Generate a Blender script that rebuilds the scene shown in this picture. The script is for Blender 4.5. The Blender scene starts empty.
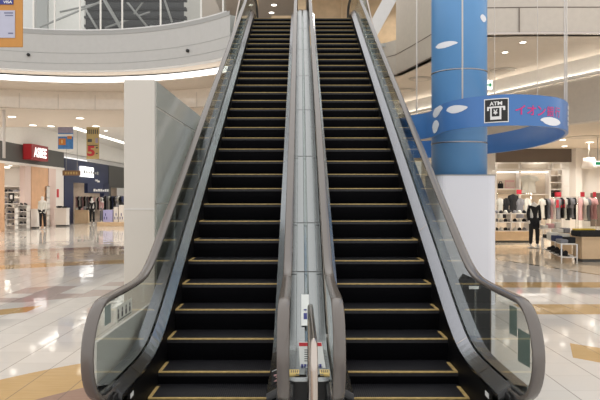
import bpy, bmesh, math, random
from mathutils import Vector, Matrix
random.seed(7)
C = bpy.context.scene.collection
PI = math.pi
F, YH, EYE = 600.0, 196.5, 1.67          # focal length in pixels, horizon row, eye height (surveying the photo)
def P(x, y, d):  return Vector(((x-300)*d/F, d, EYE+(YH-y)*d/F))
def XZ(x, d): return (x-300)*d/F
def HZ(y, d): return EYE+(YH-y)*d/F

# ------------------------------------------------------------------ materials
def mat(name, col, rough=.5, metal=0, var=.0, vscale=8, emit=None, es=0, bump=0, bscale=60, spec=.5, coat=0):
    m = bpy.data.materials.new(name); m.use_nodes = True
    nt = m.node_tree; b = nt.nodes['Principled BSDF']
    b.inputs['Roughness'].default_value = rough; b.inputs['Metallic'].default_value = metal
    b.inputs['Specular IOR Level'].default_value = spec; b.inputs['Coat Weight'].default_value = coat
    b.inputs['Base Color'].default_value = (*col, 1)
    tc = nt.nodes.new('ShaderNodeTexCoord')
    if var:
        n = nt.nodes.new('ShaderNodeTexNoise'); n.inputs['Scale'].default_value = vscale; n.inputs['Detail'].default_value = 3
        nt.links.new(tc.outputs['Object'], n.inputs['Vector'])
        r = nt.nodes.new('ShaderNodeValToRGB')
        r.color_ramp.elements[0].position = .3; r.color_ramp.elements[1].position = .7
        r.color_ramp.elements[0].color = (*[c*(1-var) for c in col], 1); r.color_ramp.elements[1].color = (*[min(1, c*(1+var)) for c in col], 1)
        nt.links.new(n.outputs['Fac'], r.inputs['Fac']); nt.links.new(r.outputs['Color'], b.inputs['Base Color'])
    if bump:
        n = nt.nodes.new('ShaderNodeTexNoise'); n.inputs['Scale'].default_value = bscale
        nt.links.new(tc.outputs['Object'], n.inputs['Vector'])
        bp = nt.nodes.new('ShaderNodeBump'); bp.inputs['Strength'].default_value = bump; bp.inputs['Distance'].default_value = .01
        nt.links.new(n.outputs['Fac'], bp.inputs['Height']); nt.links.new(bp.outputs['Normal'], b.inputs['Normal'])
    if emit: b.inputs['Emission Color'].default_value = (*emit, 1); b.inputs['Emission Strength'].default_value = es
    return m
def sheet_glass(name, tint, f0=.05, gain=1.0):
    m = bpy.data.materials.new(name); m.use_nodes = True; nt = m.node_tree; nt.nodes.clear()
    o = nt.nodes.new('ShaderNodeOutputMaterial'); mx = nt.nodes.new('ShaderNodeMixShader')
    t = nt.nodes.new('ShaderNodeBsdfTransparent'); t.inputs[0].default_value = (*tint, 1)
    g = nt.nodes.new('ShaderNodeBsdfGlossy'); g.inputs['Roughness'].default_value = .02; g.inputs['Color'].default_value = (.95, .97, .965, 1)
    lw = nt.nodes.new('ShaderNodeLayerWeight'); lw.inputs['Blend'].default_value = .5
    p = nt.nodes.new('ShaderNodeMath'); p.operation = 'POWER'; p.inputs[1].default_value = 5
    a = nt.nodes.new('ShaderNodeMath'); a.operation = 'MULTIPLY_ADD'; a.inputs[1].default_value = (1-f0)*gain; a.inputs[2].default_value = f0; a.use_clamp = True
    nt.links.new(lw.outputs['Facing'], p.inputs[0]); nt.links.new(p.outputs[0], a.inputs[0])
    nt.links.new(a.outputs[0], mx.inputs[0]); nt.links.new(t.outputs[0], mx.inputs[1]); nt.links.new(g.outputs[0], mx.inputs[2])
    nt.links.new(mx.outputs[0], o.inputs[0]); return m
def brushed(name, col, rough, axis='X'):
    m = mat(name, col, rough, 1); nt = m.node_tree; b = nt.nodes['Principled BSDF']
    tc = nt.nodes.new('ShaderNodeTexCoord'); mp = nt.nodes.new('ShaderNodeMapping')
    mp.inputs['Scale'].default_value = (1, .004, .004)
    n = nt.nodes.new('ShaderNodeTexNoise'); n.inputs['Scale'].default_value = 400
    r = nt.nodes.new('ShaderNodeMapRange'); r.inputs[3].default_value = rough*.9; r.inputs[4].default_value = rough*1.12
    nt.links.new(tc.outputs['Object'], mp.inputs[0]); nt.links.new(mp.outputs[0], n.inputs['Vector'])
    nt.links.new(n.outputs['Fac'], r.inputs[0]); nt.links.new(r.outputs[0], b.inputs['Roughness']); return m

def floor_material():
    m = bpy.data.materials.new('polished_floor_tiles'); m.use_nodes = True; nt = m.node_tree; b = nt.nodes['Principled BSDF']
    N = nt.nodes.new; L = nt.links.new
    def mth(op, a, bb=None, c=None):
        n = N('ShaderNodeMath'); n.operation = op
        for i, v in enumerate((a, bb, c)):
            if v is None: continue
            if isinstance(v, (int, float)): n.inputs[i].default_value = v
            else: L(v, n.inputs[i])
        return n.outputs[0]
    def mix(f, a, c):
        n = N('ShaderNodeMix'); n.data_type = 'RGBA'
        if isinstance(f, float): n.inputs[0].default_value = f
        else: L(f, n.inputs[0])
        for i, v in ((6, a), (7, c)):
            if isinstance(v, tuple): n.inputs[i].default_value = (*v, 1)
            else: L(v, n.inputs[i])
        return n.outputs[2]
    g = N('ShaderNodeNewGeometry'); s = N('ShaderNodeSeparateXYZ'); L(g.outputs['Position'], s.inputs[0])
    X, Y = s.outputs[0], s.outputs[1]
    T = .43
    def cell(v, off):
        q = mth('DIVIDE', mth('ADD', v, off), T); return mth('FLOOR', q), mth('FRACT', q)
    ix, fx = cell(X, 3.28+43); iy, fy = cell(Y, 0)
    cv = N('ShaderNodeCombineXYZ'); L(ix, cv.inputs[0]); L(iy, cv.inputs[1])
    wn = N('ShaderNodeTexWhiteNoise'); L(cv.outputs[0], wn.inputs['Vector'])
    rnd = wn.outputs['Value']
    n1 = N('ShaderNodeTexNoise'); n1.inputs['Scale'].default_value = 2.2; n1.inputs['Detail'].default_value = 4; L(g.outputs['Position'], n1.inputs['Vector'])
    white = mix(mth('MULTIPLY', rnd, .8), (.70, .67, .63), (.78, .75, .71))
    white = mix(mth('MULTIPLY', n1.outputs['Fac'], .35), white, (.64, .60, .56))
    # wood grained tiles
    mp = N('ShaderNodeMapping'); mp.inputs['Scale'].default_value = (1.2, 14, 1); L(g.outputs['Position'], mp.inputs[0])
    n2 = N('ShaderNodeTexNoise'); n2.inputs['Scale'].default_value = 3; L(mp.outputs[0], n2.inputs['Vector'])
    wood = mix(n2.outputs['Fac'], (.50, .31, .12), (.66, .45, .21))
    brown = mix(mth('MULTIPLY', n2.outputs['Fac'], .8), (.30, .18, .14), (.40, .27, .21))
    pink = mix(n2.outputs['Fac'], (.45, .36, .33), (.55, .45, .42))
    # rings of inlay round the escalator foot, on the left side
    dx = X; dy = mth('SUBTRACT', Y, 3.25)
    r = mth('SQRT', mth('ADD', mth('MULTIPLY', dx, dx), mth('MULTIPLY', dy, dy)))
    left = mth('LESS_THAN', X, -1.2); right = mth('GREATER_THAN', X, 1.2)
    def band(v, a, bb): return mth('MULTIPLY', mth('GREATER_THAN', v, a), mth('LESS_THAN', v, bb))
    col = white
    col = mix(mth('MULTIPLY', left, band(r, 2.75, 3.52)), col, wood)
    col = mix(mth('MULTIPLY', left, band(r, -1, 2.75)), col, brown)
    col = mix(mth('MULTIPLY', left, mth('MULTIPLY', mth('LESS_THAN', X, -3.95), band(r, 6.7, 7.15))), col, wood)
    col = mix(mth('MULTIPLY', left, band(r, 7.6, 9.2)), col, mix(mth('GREATER_THAN', rnd, .5), white, pink))
    col = mix(mth('MULTIPLY', left, band(r, 12.5, 13.4)), col, wood)
    col = mix(mth('MULTIPLY', left, band(r, 17.0, 17.9)), col, brown)
    col = mix(mth('MULTIPLY', left, band(r, 13.4, 17)), col, mix(.5, white, wood))
    col = mix(mth('MULTIPLY', mth('MULTIPLY', right, mth('GREATER_THAN', mth('SUBTRACT', X, mth('MULTIPLY', Y, .4)), .34)), band(r, 4.1, 4.72)), col, wood)
    col = mix(mth('MULTIPLY', mth('GREATER_THAN', X, 3.3), band(Y, 8.5, 9.3)), col, wood)
    col = mix(mth('MULTIPLY', right, band(Y, 11.0, 11.7)), col, wood)
    # the shop's own pale wood floor beyond the metal threshold
    th = mth('ADD', X, mth('MULTIPLY', Y, .375))           # threshold line
    shop = mth('MULTIPLY', right, mth('GREATER_THAN', th, 11.2))
    col = mix(shop, col, mix(n2.outputs['Fac'], (.70, .60, .46), (.80, .70, .57)))
    strip = mth('MULTIPLY', right, band(th, 11.13, 11.24))
    # joints
    gw = .012
    def edge(f): return mth('MAXIMUM', mth('LESS_THAN', f, gw), mth('GREATER_THAN', f, 1-gw))
    ex = edge(fx); ey = edge(fy)
    col = mix(mth('MULTIPLY', ex, .62), col, (.16, .13, .11)); col = mix(mth('MULTIPLY', ey, .16), col, (.2, .17, .15))
    col = mix(strip, col, (.05, .045, .04))
    L(col, b.inputs['Base Color'])
    n3 = N('ShaderNodeTexNoise'); n3.inputs['Scale'].default_value = 1.3; L(g.outputs['Position'], n3.inputs['Vector'])
    rr = N('ShaderNodeMapRange'); rr.inputs[3].default_value = .02; rr.inputs[4].default_value = .09; L(n3.outputs['Fac'], rr.inputs[0])
    L(rr.outputs[0], b.inputs['Roughness']); b.inputs['IOR'].default_value = 1.62
    # each tile tilts a hair, so mirrored things break up tile by tile
    wc = N('ShaderNodeTexWhiteNoise'); L(cv.outputs[0], wc.inputs['Vector'])
    sub = N('ShaderNodeVectorMath'); sub.operation = 'SUBTRACT'; L(wc.outputs['Color'], sub.inputs[0]); sub.inputs[1].default_value = (.5, .5, .5)
    sc = N('ShaderNodeVectorMath'); sc.operation = 'MULTIPLY'; L(sub.outputs[0], sc.inputs[0]); sc.inputs[1].default_value = (.010, .010, 0)
    ad = N('ShaderNodeVectorMath'); L(g.outputs['Normal'], ad.inputs[0]); L(sc.outputs[0], ad.inputs[1])
    nm = N('ShaderNodeVectorMath'); nm.operation = 'NORMALIZE'; L(ad.outputs[0], nm.inputs[0]); L(nm.outputs[0], b.inputs['Normal'])
    return m

M = {}
M['floor'] = floor_material()
M['fascia'] = mat('painted_fascia_grey', (.48, .475, .46), .35, var=.02)
M['ceil'] = mat('ceiling_warm_beige', (.76, .68, .59), .7, var=.02)
M['ceil_w'] = mat('ceiling_white', (.80, .78, .74), .7, var=.02)
M['tan'] = mat('bulkhead_tan', (.58, .52, .45), .5, var=.03)
M['white'] = mat('white_panel', (.70, .69, .68), .35, var=.015)
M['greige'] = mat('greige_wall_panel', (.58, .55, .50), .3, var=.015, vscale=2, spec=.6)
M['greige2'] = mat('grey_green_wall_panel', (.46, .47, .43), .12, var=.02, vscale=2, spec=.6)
M['steel'] = brushed('brushed_stainless', (.30, .31, .34), .2)
M['steel_y'] = brushed('brushed_stainless_length', (.33, .35, .355), .18)
M['chrome'] = mat('polished_tube', (.50, .45, .41), .2, 1)
M['rubber'] = mat('taupe_handrail_rubber', (.125, .108, .097), .22, var=.03, spec=.8)
M['guide'] = mat('handrail_guide_dark', (.04, .04, .04), .4)
M['black'] = mat('black_plastic', (.012, .012, .013), .35)
M['skirt'] = mat('black_skirt_panel', (.004, .004, .005), .5, spec=.15)
M['tread'] = mat('dark_step_tread', (.022, .022, .026), .42, 0, var=.2, vscale=30, spec=.35)
M['riser'] = mat('black_step_riser', (.0018, .0018, .003), .6, spec=.08)
M['yellow'] = mat('demarcation_yellow', (.55, .39, .15), .5, var=.2, vscale=20)
M['yel2'] = mat('sticker_yellow', (.80, .58, .22), .5)
M['glass'] = sheet_glass('balustrade_glass', (.94, .965, .95), .05, .9)
M['rglass'] = sheet_glass('railing_glass', (.92, .95, .94), .05, .8)
M['film'] = mat('grey_green_film', (.24, .29, .27), .3)
M['blue'] = mat('sky_blue_cladding', (.14, .35, .67), .3, var=.04, vscale=1.5)
M['blue2'] = mat('deep_blue_ribbon', (.055, .18, .47), .3, var=.05, vscale=1.5)
M['cloud'] = mat('cloud_white', (.78, .80, .85), .5)
M['paper'] = mat('white_paper', (.8, .8, .8), .5)
M['ink'] = mat('black_ink', (.01, .01, .01), .5)
M['red'] = mat('red_print', (.55, .03, .04), .4)
M['darkred'] = mat('dark_red_sign', (.28, .015, .02), .4)
M['magenta'] = mat('magenta_lettering', (.62, .02, .20), .4)
M['orange'] = mat('orange_sign_frame', (.52, .24, .05), .45, var=.03)
M['lilac'] = mat('lilac_sign_panel', (.45, .46, .58), .4, var=.03)
M['indigo'] = mat('indigo_print', (.03, .04, .22), .4)
M['dgrey'] = mat('dark_grey_fascia', (.075, .075, .07), .5)
M['navy'] = mat('navy_shopfront', (.012, .022, .075), .4)
M['brownf'] = mat('brown_shop_fascia', (.13, .10, .08), .5)
M['peach'] = mat('peach_wood_panel', (.66, .40, .24), .45, var=.06, vscale=3)
M['lwood'] = mat('light_wood_counter', (.62, .45, .28), .45, var=.06, vscale=4)
M['shopw'] = mat('shop_white', (.78, .74, .70), .5)
M['glow'] = mat('cove_light', (1, 1, 1), .5, emit=(1, .97, .90), es=2.6)
M['glow1'] = mat('cove_light_soft', (1, 1, 1), .5, emit=(1, .98, .94), es=2.2)
M['glow3'] = mat('cove_tube', (1, 1, 1), .5, emit=(1, .93, .82), es=14)
M['glow2'] = mat('warm_glow', (1, 1, 1), .5, emit=(1, .93, .82), es=5)  # downlight lenses and the glow strips added inside the shops
M['lit'] = mat('lit_sign_white', (1, 1, 1), .5, emit=(1, 1, 1), es=1.1)
M['green'] = mat('exit_green', (.0, .25, .10), .5, emit=(0, .5, .2), es=.3)
M['trussdark'] = mat('dark_roof_deck', (.014, .014, .016), .5, var=.3, vscale=2)
M['grey'] = mat('mid_grey_metal', (.35, .35, .34), .4)
M['brwall'] = mat('brown_grey_upper_wall', (.42, .35, .29), .5, var=.04)
M['woodw'] = mat('upper_wood_wall', (.60, .44, .27), .45, var=.12, vscale=3)
M['cloth_w'] = mat('cloth_white', (.66, .65, .60), .9)
M['cabback'] = mat('cabinet_back_beige', (.62, .53, .43), .6)
M['cloth_b'] = mat('cloth_black', (.012, .012, .014), .9)
M['cloth_g'] = mat('cloth_grey', (.22, .22, .24), .9)
M['cloth_r'] = mat('cloth_red', (.50, .03, .05), .9)
M['cloth_y'] = mat('cloth_yellow', (.65, .48, .05), .9)
M['cloth_p'] = mat('cloth_pink', (.60, .36, .36), .9)
M['cloth_n'] = mat('cloth_navy', (.03, .04, .10), .9)
M['lav'] = mat('lavender_carton', (.42, .42, .72), .5)
M['skin'] = mat('mannequin_shell', (.75, .73, .70), .35)
M['faded'] = mat('faded_print', (.14, .15, .25), .5)
M['cyan'] = mat('banner_blue', (.06, .22, .55), .5, var=.2, vscale=6)
M['ban_o'] = mat('banner_orange', (.65, .22, .04), .5)
M['ban_y'] = mat('banner_khaki', (.50, .38, .16), .5, var=.06)
M['ban_l'] = mat('banner_mauve', (.35, .32, .42), .5, var=.1)

# ------------------------------------------------------------------ mesh building
class MB:
    def __init__(s): s.v = []; s.f = []; s.m = []; s.mi = 0
    def add(s, vs, fs, sm=False):
        o = len(s.v); s.v += [tuple(v) for v in vs]; s.f += [tuple(i+o for i in f) for f in fs]; s.m += [(s.mi, sm)]*len(fs); return s
    def box(s, x0, x1, y0, y1, z0, z1, rot=0, piv=None):
        vs = [Vector((x, y, z)) for z in (z0, z1) for y in (y0, y1) for x in (x0, x1)]
        if rot:
            p = Vector(piv) if piv else Vector(((x0+x1)/2, (y0+y1)/2, 0)); R = Matrix.Rotation(rot, 3, 'Z')
            vs = [R @ (v-p)+p for v in vs]
        return s.add(vs, [(0, 2, 3, 1), (4, 5, 7, 6), (0, 1, 5, 4), (2, 6, 7, 3), (0, 4, 6, 2), (1, 3, 7, 5)])
    def tube(s, pts, r, n=10, cap=True):
        pts = [Vector(p) for p in pts]; rings = []; up = None
        for i, p in enumerate(pts):
            d = (pts[min(i+1, len(pts)-1)]-pts[max(i-1, 0)]).normalized()
            if up is None:
                a = Vector((0, 0, 1)) if abs(d.z) < .9 else Vector((1, 0, 0)); up = (a-d*a.dot(d)).normalized()
            else: up = (up-d*up.dot(d)).normalized()
            w = d.cross(up); rr = r[i] if isinstance(r, (list, tuple)) else r
            rings.append([p+up*math.cos(2*PI*k/n)*rr+w*math.sin(2*PI*k/n)*rr for k in range(n)])
        vs = [v for q in rings for v in q]
        fs = [(i*n+k, i*n+(k+1) % n, (i+1)*n+(k+1) % n, (i+1)*n+k) for i in range(len(pts)-1) for k in range(n)]
        s.add(vs, fs, True)
        if cap:
            o = len(s.v)-len(vs); s.f.append(tuple(range(o+n-1, o-1, -1))); s.m.append((s.mi, False))
            s.f.append(tuple(range(o+(len(pts)-1)*n, o+len(pts)*n))); s.m.append((s.mi, False))
        return s
    def cyl(s, x, y, z0, z1, r, n=32, r1=None): return s.tube([(x, y, z0), (x, y, z1)], [r, r if r1 is None else r1], n)
    def prism(s, poly, z0, z1):               # polygon in plan
        n = len(poly); vs = [(x, y, z0) for x, y in poly]+[(x, y, z1) for x, y in poly]
        return s.add(vs, [tuple(range(n-1, -1, -1)), tuple(range(n, 2*n))]+[(i, (i+1) % n, n+(i+1) % n, n+i) for i in range(n)])
    def strip(s, a, b):                       # quads between two polylines
        n = len(a); return s.add(list(a)+list(b), [(i, i+1, n+i+1, n+i) for i in range(n-1)], False)
    def slabx(s, x0, x1, lo, hi):             # slab between two (y,z) curves of equal length, thick in x
        n = len(lo); vs = []
        for x in (x0, x1): vs += [(x, y, z) for y, z in lo]+[(x, y, z) for y, z in hi]
        fs = []
        for i in range(n-1):
            fs += [(i, i+1, n+i+1, n+i), (2*n+i, 3*n+i, 3*n+i+1, 2*n+i+1), (i, 2*n+i, 2*n+i+1, i+1), (n+i, n+i+1, 3*n+i+1, 3*n+i)]
        fs += [(0, n, 3*n, 2*n), (n-1, 3*n-1, 4*n-1, 2*n-1)]
        return s.add(vs, fs)
    def sweep(s, x, path, prof, closed=True, smooth=True):   # path of (y,z), profile of (across, outward)
        rings = []
        for i, (y, z) in enumerate(path):
            a = Vector(path[max(i-1, 0)]); b = Vector(path[min(i+1, len(path)-1)]); d = (b-a).normalized(); nrm = Vector((-d.y, d.x))
            rings.append([(x+u, y+nrm.x*w, z+nrm.y*w) for u, w in prof])
        n = len(prof); vs = [v for r in rings for v in r]; K = n if closed else n-1
        fs = [(i*n+k, (i+1)*n+k, (i+1)*n+(k+1) % n, i*n+(k+1) % n) for i in range(len(path)-1) for k in range(K)]
        s.add(vs, fs, smooth)
        if closed:
            o = len(s.v)-len(vs); s.f.append(tuple(range(o, o+n))); s.m.append((s.mi, False)); q = o+(len(path)-1)*n
            s.f.append(tuple(range(q+n-1, q-1, -1))); s.m.append((s.mi, False))
        return s
    def ell(s, c, r, nu=12, nv=8):
        vs = []; fs = []
        for j in range(nv+1):
            t = PI*j/nv
            for i in range(nu):
                a = 2*PI*i/nu; vs.append((c[0]+r[0]*math.sin(t)*math.cos(a), c[1]+r[1]*math.sin(t)*math.sin(a), c[2]+r[2]*math.cos(t)))
        for j in range(nv):
            for i in range(nu): fs.append((j*nu+i, (j+1)*nu+i, (j+1)*nu+(i+1) % nu, j*nu+(i+1) % nu))
        return s.add(vs, fs, True)
    def build(s, name, mats, parent=None, bevel=0):
        me = bpy.data.meshes.new(name); me.from_pydata(s.v, [], s.f)
        for m in (mats if isinstance(mats, (list, tuple)) else [mats]): me.materials.append(m)
        for p, (i, sm) in zip(me.polygons, s.m): p.material_index = i; p.use_smooth = sm
        bm = bmesh.new(); bm.from_mesh(me); bmesh.ops.remove_doubles(bm, verts=bm.verts, dist=1e-6); bmesh.ops.recalc_face_normals(bm, faces=bm.faces); bm.to_mesh(me); bm.free()
        o = bpy.data.objects.new(name, me); C.objects.link(o)
        if parent is not None: o.parent = parent; o.matrix_parent_inverse = Matrix.Translation(-parent.location) if not parent.parent else Matrix()
        if parent is not None and parent.parent: o.matrix_parent_inverse = Matrix()
        if bevel:
            b = o.modifiers.new('bevel', 'BEVEL'); b.width = bevel; b.segments = 2; b.limit_method = 'ANGLE'
        return o
def tag(o, label, cat, group=None, kind=None):
    o['label'] = label; o['category'] = cat
    if group: o['group'] = group
    if kind: o['kind'] = kind
    return o
def thing(name, label, cat, loc=(0, 0, 0), group=None):
    o = bpy.data.objects.new(name, None); o.location = loc; o.empty_display_size = .1; C.objects.link(o)
    return tag(o, label, cat, group)
def struct(name, mb, m, bevel=0):
    o = mb.build(name, m, bevel=bevel); o['kind'] = 'structure'; return o
def text_mesh(txt, size, bold=0):
    cu = bpy.data.curves.new('t', 'FONT'); cu.body = txt; cu.size = size; cu.align_x = 'CENTER'; cu.align_y = 'CENTER'; cu.offset = bold; cu.resolution_u = 3
    o = bpy.data.objects.new('t', cu); C.objects.link(o); bpy.context.view_layer.update()
    me = bpy.data.meshes.new_from_object(o.evaluated_get(bpy.context.evaluated_depsgraph_get()))
    vs = [v.co.copy() for v in me.vertices]; fs = [tuple(p.vertices) for p in me.polygons]
    bpy.data.objects.remove(o); bpy.data.curves.remove(cu); bpy.data.meshes.remove(me)
    return vs, fs
def fit(vs, w, h):
    if not vs: return vs
    x0 = min(v.x for v in vs); x1 = max(v.x for v in vs); y0 = min(v.y for v in vs); y1 = max(v.y for v in vs)
    return [Vector(((v.x-(x0+x1)/2)*w/max(x1-x0, 1e-6), (v.y-(y0+y1)/2)*h/max(y1-y0, 1e-6), 0)) for v in vs]
def put_text(mb, txt, w, h, origin, ax, ay, bold=0):
    vs, fs = text_mesh(txt, 1, bold); vs = fit(vs, w, h); ax = Vector(ax).normalized(); ay = Vector(ay).normalized(); o = Vector(origin)
    mb.add([o+ax*v.x+ay*v.y for v in vs], fs); return mb

# ------------------------------------------------------------------ escalators
CX = .07; Y0 = 5.2; RUN, RISE = .352, .2031; TOPZ = 6.5; YT = 16.3
def Lz(y): return .152+.578*(y-Y0)
def sp(v, w): return v if v/w > 30 else w*math.log1p(math.exp(v/w))
def prof(y, off, lo, hi, w=.1):
    z = lo+sp(Lz(y)+off-lo, w); return hi-sp(hi-z, w)
def ys(a, b, n): return [a+(b-a)*i/n for i in range(n+1)]
NC, NR = 4.03, .325                               # centre and radius of the newel
TC = 18.1
def rail_z(y): return prof(y, .88, .98, TOPZ+.95, .07)
def rail_path():
    zt = rail_z(NC); cz = zt-NR; p = []
    for k in range(0, 19):
        a = -PI*.5-PI*k/18; p.append((NC+NR*math.cos(a), cz+NR*math.sin(a)))
    p += [(y, rail_z(y)) for y in ys(NC+.08, 6.2, 24)]
    p += [(y, rail_z(y)) for y in ys(6.6, 15.4, 16)]
    p += [(y, rail_z(y)) for y in ys(15.6, TC, 22)]
    zc = rail_z(TC)-NR
    for k in range(1, 19):
        a = PI*.5-PI*k/18; p.append((TC+NR*math.cos(a), zc+NR*math.sin(a)))
    return p
RP = [(NC+.25, rail_z(NC)-2*NR)]+rail_path()
HR_PROF = [(-.040, -.004), (-.038, .008), (-.028, .015), (0, .018), (.028, .015), (.038, .008), (.040, -.004), (.036, -.016), (.022, -.018), (.022, -.008), (-.022, -.008), (-.022, -.018), (-.036, -.016)]
def deck_in(y): return prof(y, .13, .30, TOPZ+.24, .1)
def deck_gl(y): return prof(y, .215, .362, TOPZ+.31, .08)
DY = ys(4.17, 6.4, 24)+ys(6.8, 15.2, 14)+ys(15.4, 18.0, 20)

def step_meshes():
    t = MB(); W = .5
    t.box(-W, W, 0, .40, -.04, -.008)
    n = 56
    for i in range(n):
        x = -W+.01+i*(2*W-.02)/n; t.box(x, x+.0095, .03, .40, -.009, 0)
    r = MB(); pr = []
    for k in range(9):
        a = k/8; pr.append((.004+.045*a*a, -.02-.26*a))
    lo = [(y+.01, z) for y, z in pr]
    r.add([(-W, y, z) for y, z in pr]+[(W, y, z) for y, z in pr], [(k, 9+k, 10+k, k+1) for k in range(8)], True)
    for i in range(n):
        x = -W+.01+i*(2*W-.02)/n
        r.add([(x, y-.004, z) for y, z in pr]+[(x+.0095, y-.004, z) for y, z in pr], [(k, 9+k, 10+k, k+1) for k in range(8)], False)
    return t, r
tm, rm = step_meshes()
_t = tm.build('step', M['tread']); step_me = _t.data; bpy.data.objects.remove(_t)
_r = rm.build('riser', M['riser']); riser_me = _r.data; bpy.data.objects.remove(_r)
def edge_me(side):
    m = MB(); m.box(-.495, .495, -.005, .018, -.0095, .0015)
    if side > 0: m.box(.468, .498, .018, .30, -.0125, .0015)
    else: m.box(-.498, -.468, .018, .30, -.0125, .0015)
    o = m.build('yellow_edge', M['yellow']); me = o.data; bpy.data.objects.remove(o); return me

def link(name, me, parent, loc):
    o = bpy.data.objects.new(name, me); C.objects.link(o); o.parent = parent; o.location = loc; return o

def escalator(side, label):
    sx = CX+side*.802
    root = thing('escalator', label, 'escalator', (sx, NC, 0), 'pair of side by side escalators')
    eme = edge_me(side)
    for n in range(-3, 34):
        y = Y0+n*RUN
        if n >= 0: z = .152+RISE*1.002*n
        else: z = {-1: .045, -2: .004, -3: 0}[n]; 
        if n < 0: y = Y0-.362+.40*(n+1)
        if n >= 31: z = min(z, TOPZ-.03+(n-31)*.01)
        s = link('step', step_me, root, (0, y-NC, z))
        link('riser', riser_me, s, (0, 0, 0)); link('yellow_edge', eme, s, (0, 0, 0))
    for sd in (side, -side):                       # outer side first
        outer = sd == side
        gx = CX+side*(1.405 if side > 0 else 1.385) if outer else CX+side*.175          # glass and rail line
        kx = sx+sd*.502
        e = sd                                                 # direction away from the steps
        hi = [(y, deck_in(y)) for y in DY]
        lo = [(y, max(0.0, min(deck_in(y)-.40, TOPZ-.25)) if y < 5.6 else deck_in(y)-.42) for y in DY]
        m = MB(); m.slabx(kx, kx+e*.012, lo, hi); m.build('skirt_panel', M['skirt'], root)
        # sloped inner deck
        m = MB(); a = [(kx-e*.004, y, deck_in(y)) for y in DY]; b = [(gx-e*.012, y, deck_gl(y)) for y in DY]
        a2 = [(kx-e*.004, y, deck_in(y)-.02) for y in DY]
        m.strip(a, b); m.strip(a2, a)
        c = [(gx-e*.012, y, deck_gl(y)-.02) for y in DY]; m.strip(b, c)
        y0 = DY[0]; A = Vector(a[0]); B = Vector(b[0])
        m.build('inner_deck', M['steel'], root)
        m = MB(); ring = [[A+Vector((0, -.03*math.sin(t), -.05*(1-math.cos(t)))), B+Vector((0, -.03*math.sin(t), -.05*(1-math.cos(t))))] for t in (0, .4, .8, 1.2, 1.57)]
        m.strip([r[0] for r in ring], [r[1] for r in ring]); m.build('deck_end_cap', M['black'], root)
        for yj in (4.62, 5.25, 6.9, 8.9, 10.9, 12.9, 14.9):
            w_ = .006 if yj > 4.8 else .01
            A = [(kx-e*.006, yj, deck_in(yj)+.0015), (gx-e*.012, yj, deck_gl(yj)+.0015)]
            B = [(kx-e*.006, yj+w_, deck_in(yj+w_)+.0015), (gx-e*.012, yj+w_, deck_gl(yj+w_)+.0015)]
            MB().strip(A, B).build('deck_joint', M['chrome'], root)
        # glass panels
        cuts = [NC-NR+.03, 5.05, 6.3, 7.8, 9.3, 10.8, 12.3, 13.8, 15.3, 16.8, TC+NR-.03]
        for i in range(len(cuts)-1):
            a, b = cuts[i]+.003, cuts[i+1]-.003; Y = ys(a, b, 16 if i in (0, 1, 8, 9) else 3)
            if i == 0: Y = [a+(b-a)*(j/28)**1.6 for j in range(29)]
            up, dn = [], []
            for y in Y:
                u = rail_z(y)-.012; d = deck_gl(y)-.02
                if y < NC: 
                    h = math.sqrt(max(0, (NR-.012)**2-(NC-y)**2)); cz = rail_z(NC)-NR; u = cz+h; d = cz-h
                if y < 4.12 and y >= NC: d = rail_z(NC)-2*NR+.02
                if y > TC:
                    h = math.sqrt(max(0, (NR-.012)**2-(y-TC)**2)); cz = rail_z(TC)-NR; u = cz+h; d = cz-h
                up.append((y, u)); dn.append((y, d))
            MB().slabx(gx-.005, gx+.005, dn, up).build('glass_panel', M['glass'], root)
        MB().sweep(gx, RP, HR_PROF).build('handrail', M['rubber'], root)
        MB().sweep(gx, RP, [(-.014, -.03), (-.014, -.012), (.014, -.012), (.014, -.03)]).build('handrail_guide', M['guide'], root)
        # handrail inlet box at the foot, below the deck end
        m = MB(); m.box(gx-.06, gx+.06, 4.06, 4.40, .13, .32); m.box(gx-.05, gx+.05, 3.99, 4.10, .25, .345)
        m.build('handrail_inlet', M['black'], root, bevel=.012)
        m = MB(); m.box(min(kx, gx-e*.06), max(kx, gx-e*.06), 4.07, 4.30, .0, .27); m.build('skirt_end_cap', M['black'], root, bevel=.01)
        m = MB(); m.box(kx-.001-e*.004, kx-e*.001, 4.36, 4.44, .20, .235); m.build('skirt_label', M['paper'], root)
        if outer:
            ox = gx+e*.115
            m = MB(); a = [(gx+e*.012, y, deck_gl(y)) for y in DY]; b = [(ox, y, deck_gl(y)-.012) for y in DY]; m.strip(a, b)
            m.strip([(gx+e*.012, y, deck_gl(y)-.02) for y in DY], a)
            m.build('outer_deck', M['steel'], root)
            lo = [(y, max(0, Lz(y)-.95) if y < 16.2 else TOPZ-.75) for y in DY]; hi = [(y, deck_gl(y)-.014) for y in DY]
            MB().slabx(ox-e*.012, ox, lo, hi).build('truss_cladding', M['grey'], root)
    # underside and foot plate
    a, b = sx-.48, sx+.48
    MB().box(a, b, 2.2, 3.95, 0.002, .012).build('landing_plate', M['steel'], root)
    m = MB()
    for i in range(40): m.box(a+i*.024, a+i*.024+.012, 3.95, 4.10, .002, .016)
    m.build('comb_plate', M['yellow'], root)
    MB().slabx(sx-.64, sx+.64, [(7.2, .02), (16.2, 5.25)], [(7.2, .12), (16.2, 5.35)]).build('truss_underside', M['grey'], root)
    MB().box(a, b, 17.5, 19.0, TOPZ+.001, TOPZ+.012).build('top_plate', M['steel'], root)
    return root
e1 = escalator(-1, 'left escalator of the pair, black steps edged yellow, next to the greige wall')
e2 = escalator(1, 'right escalator of the pair, black steps edged yellow, next to the blue column')

def on_glass(x, y, gx): d = gx*F/(x-300); return (gx, d, HZ(y, d))
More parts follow.
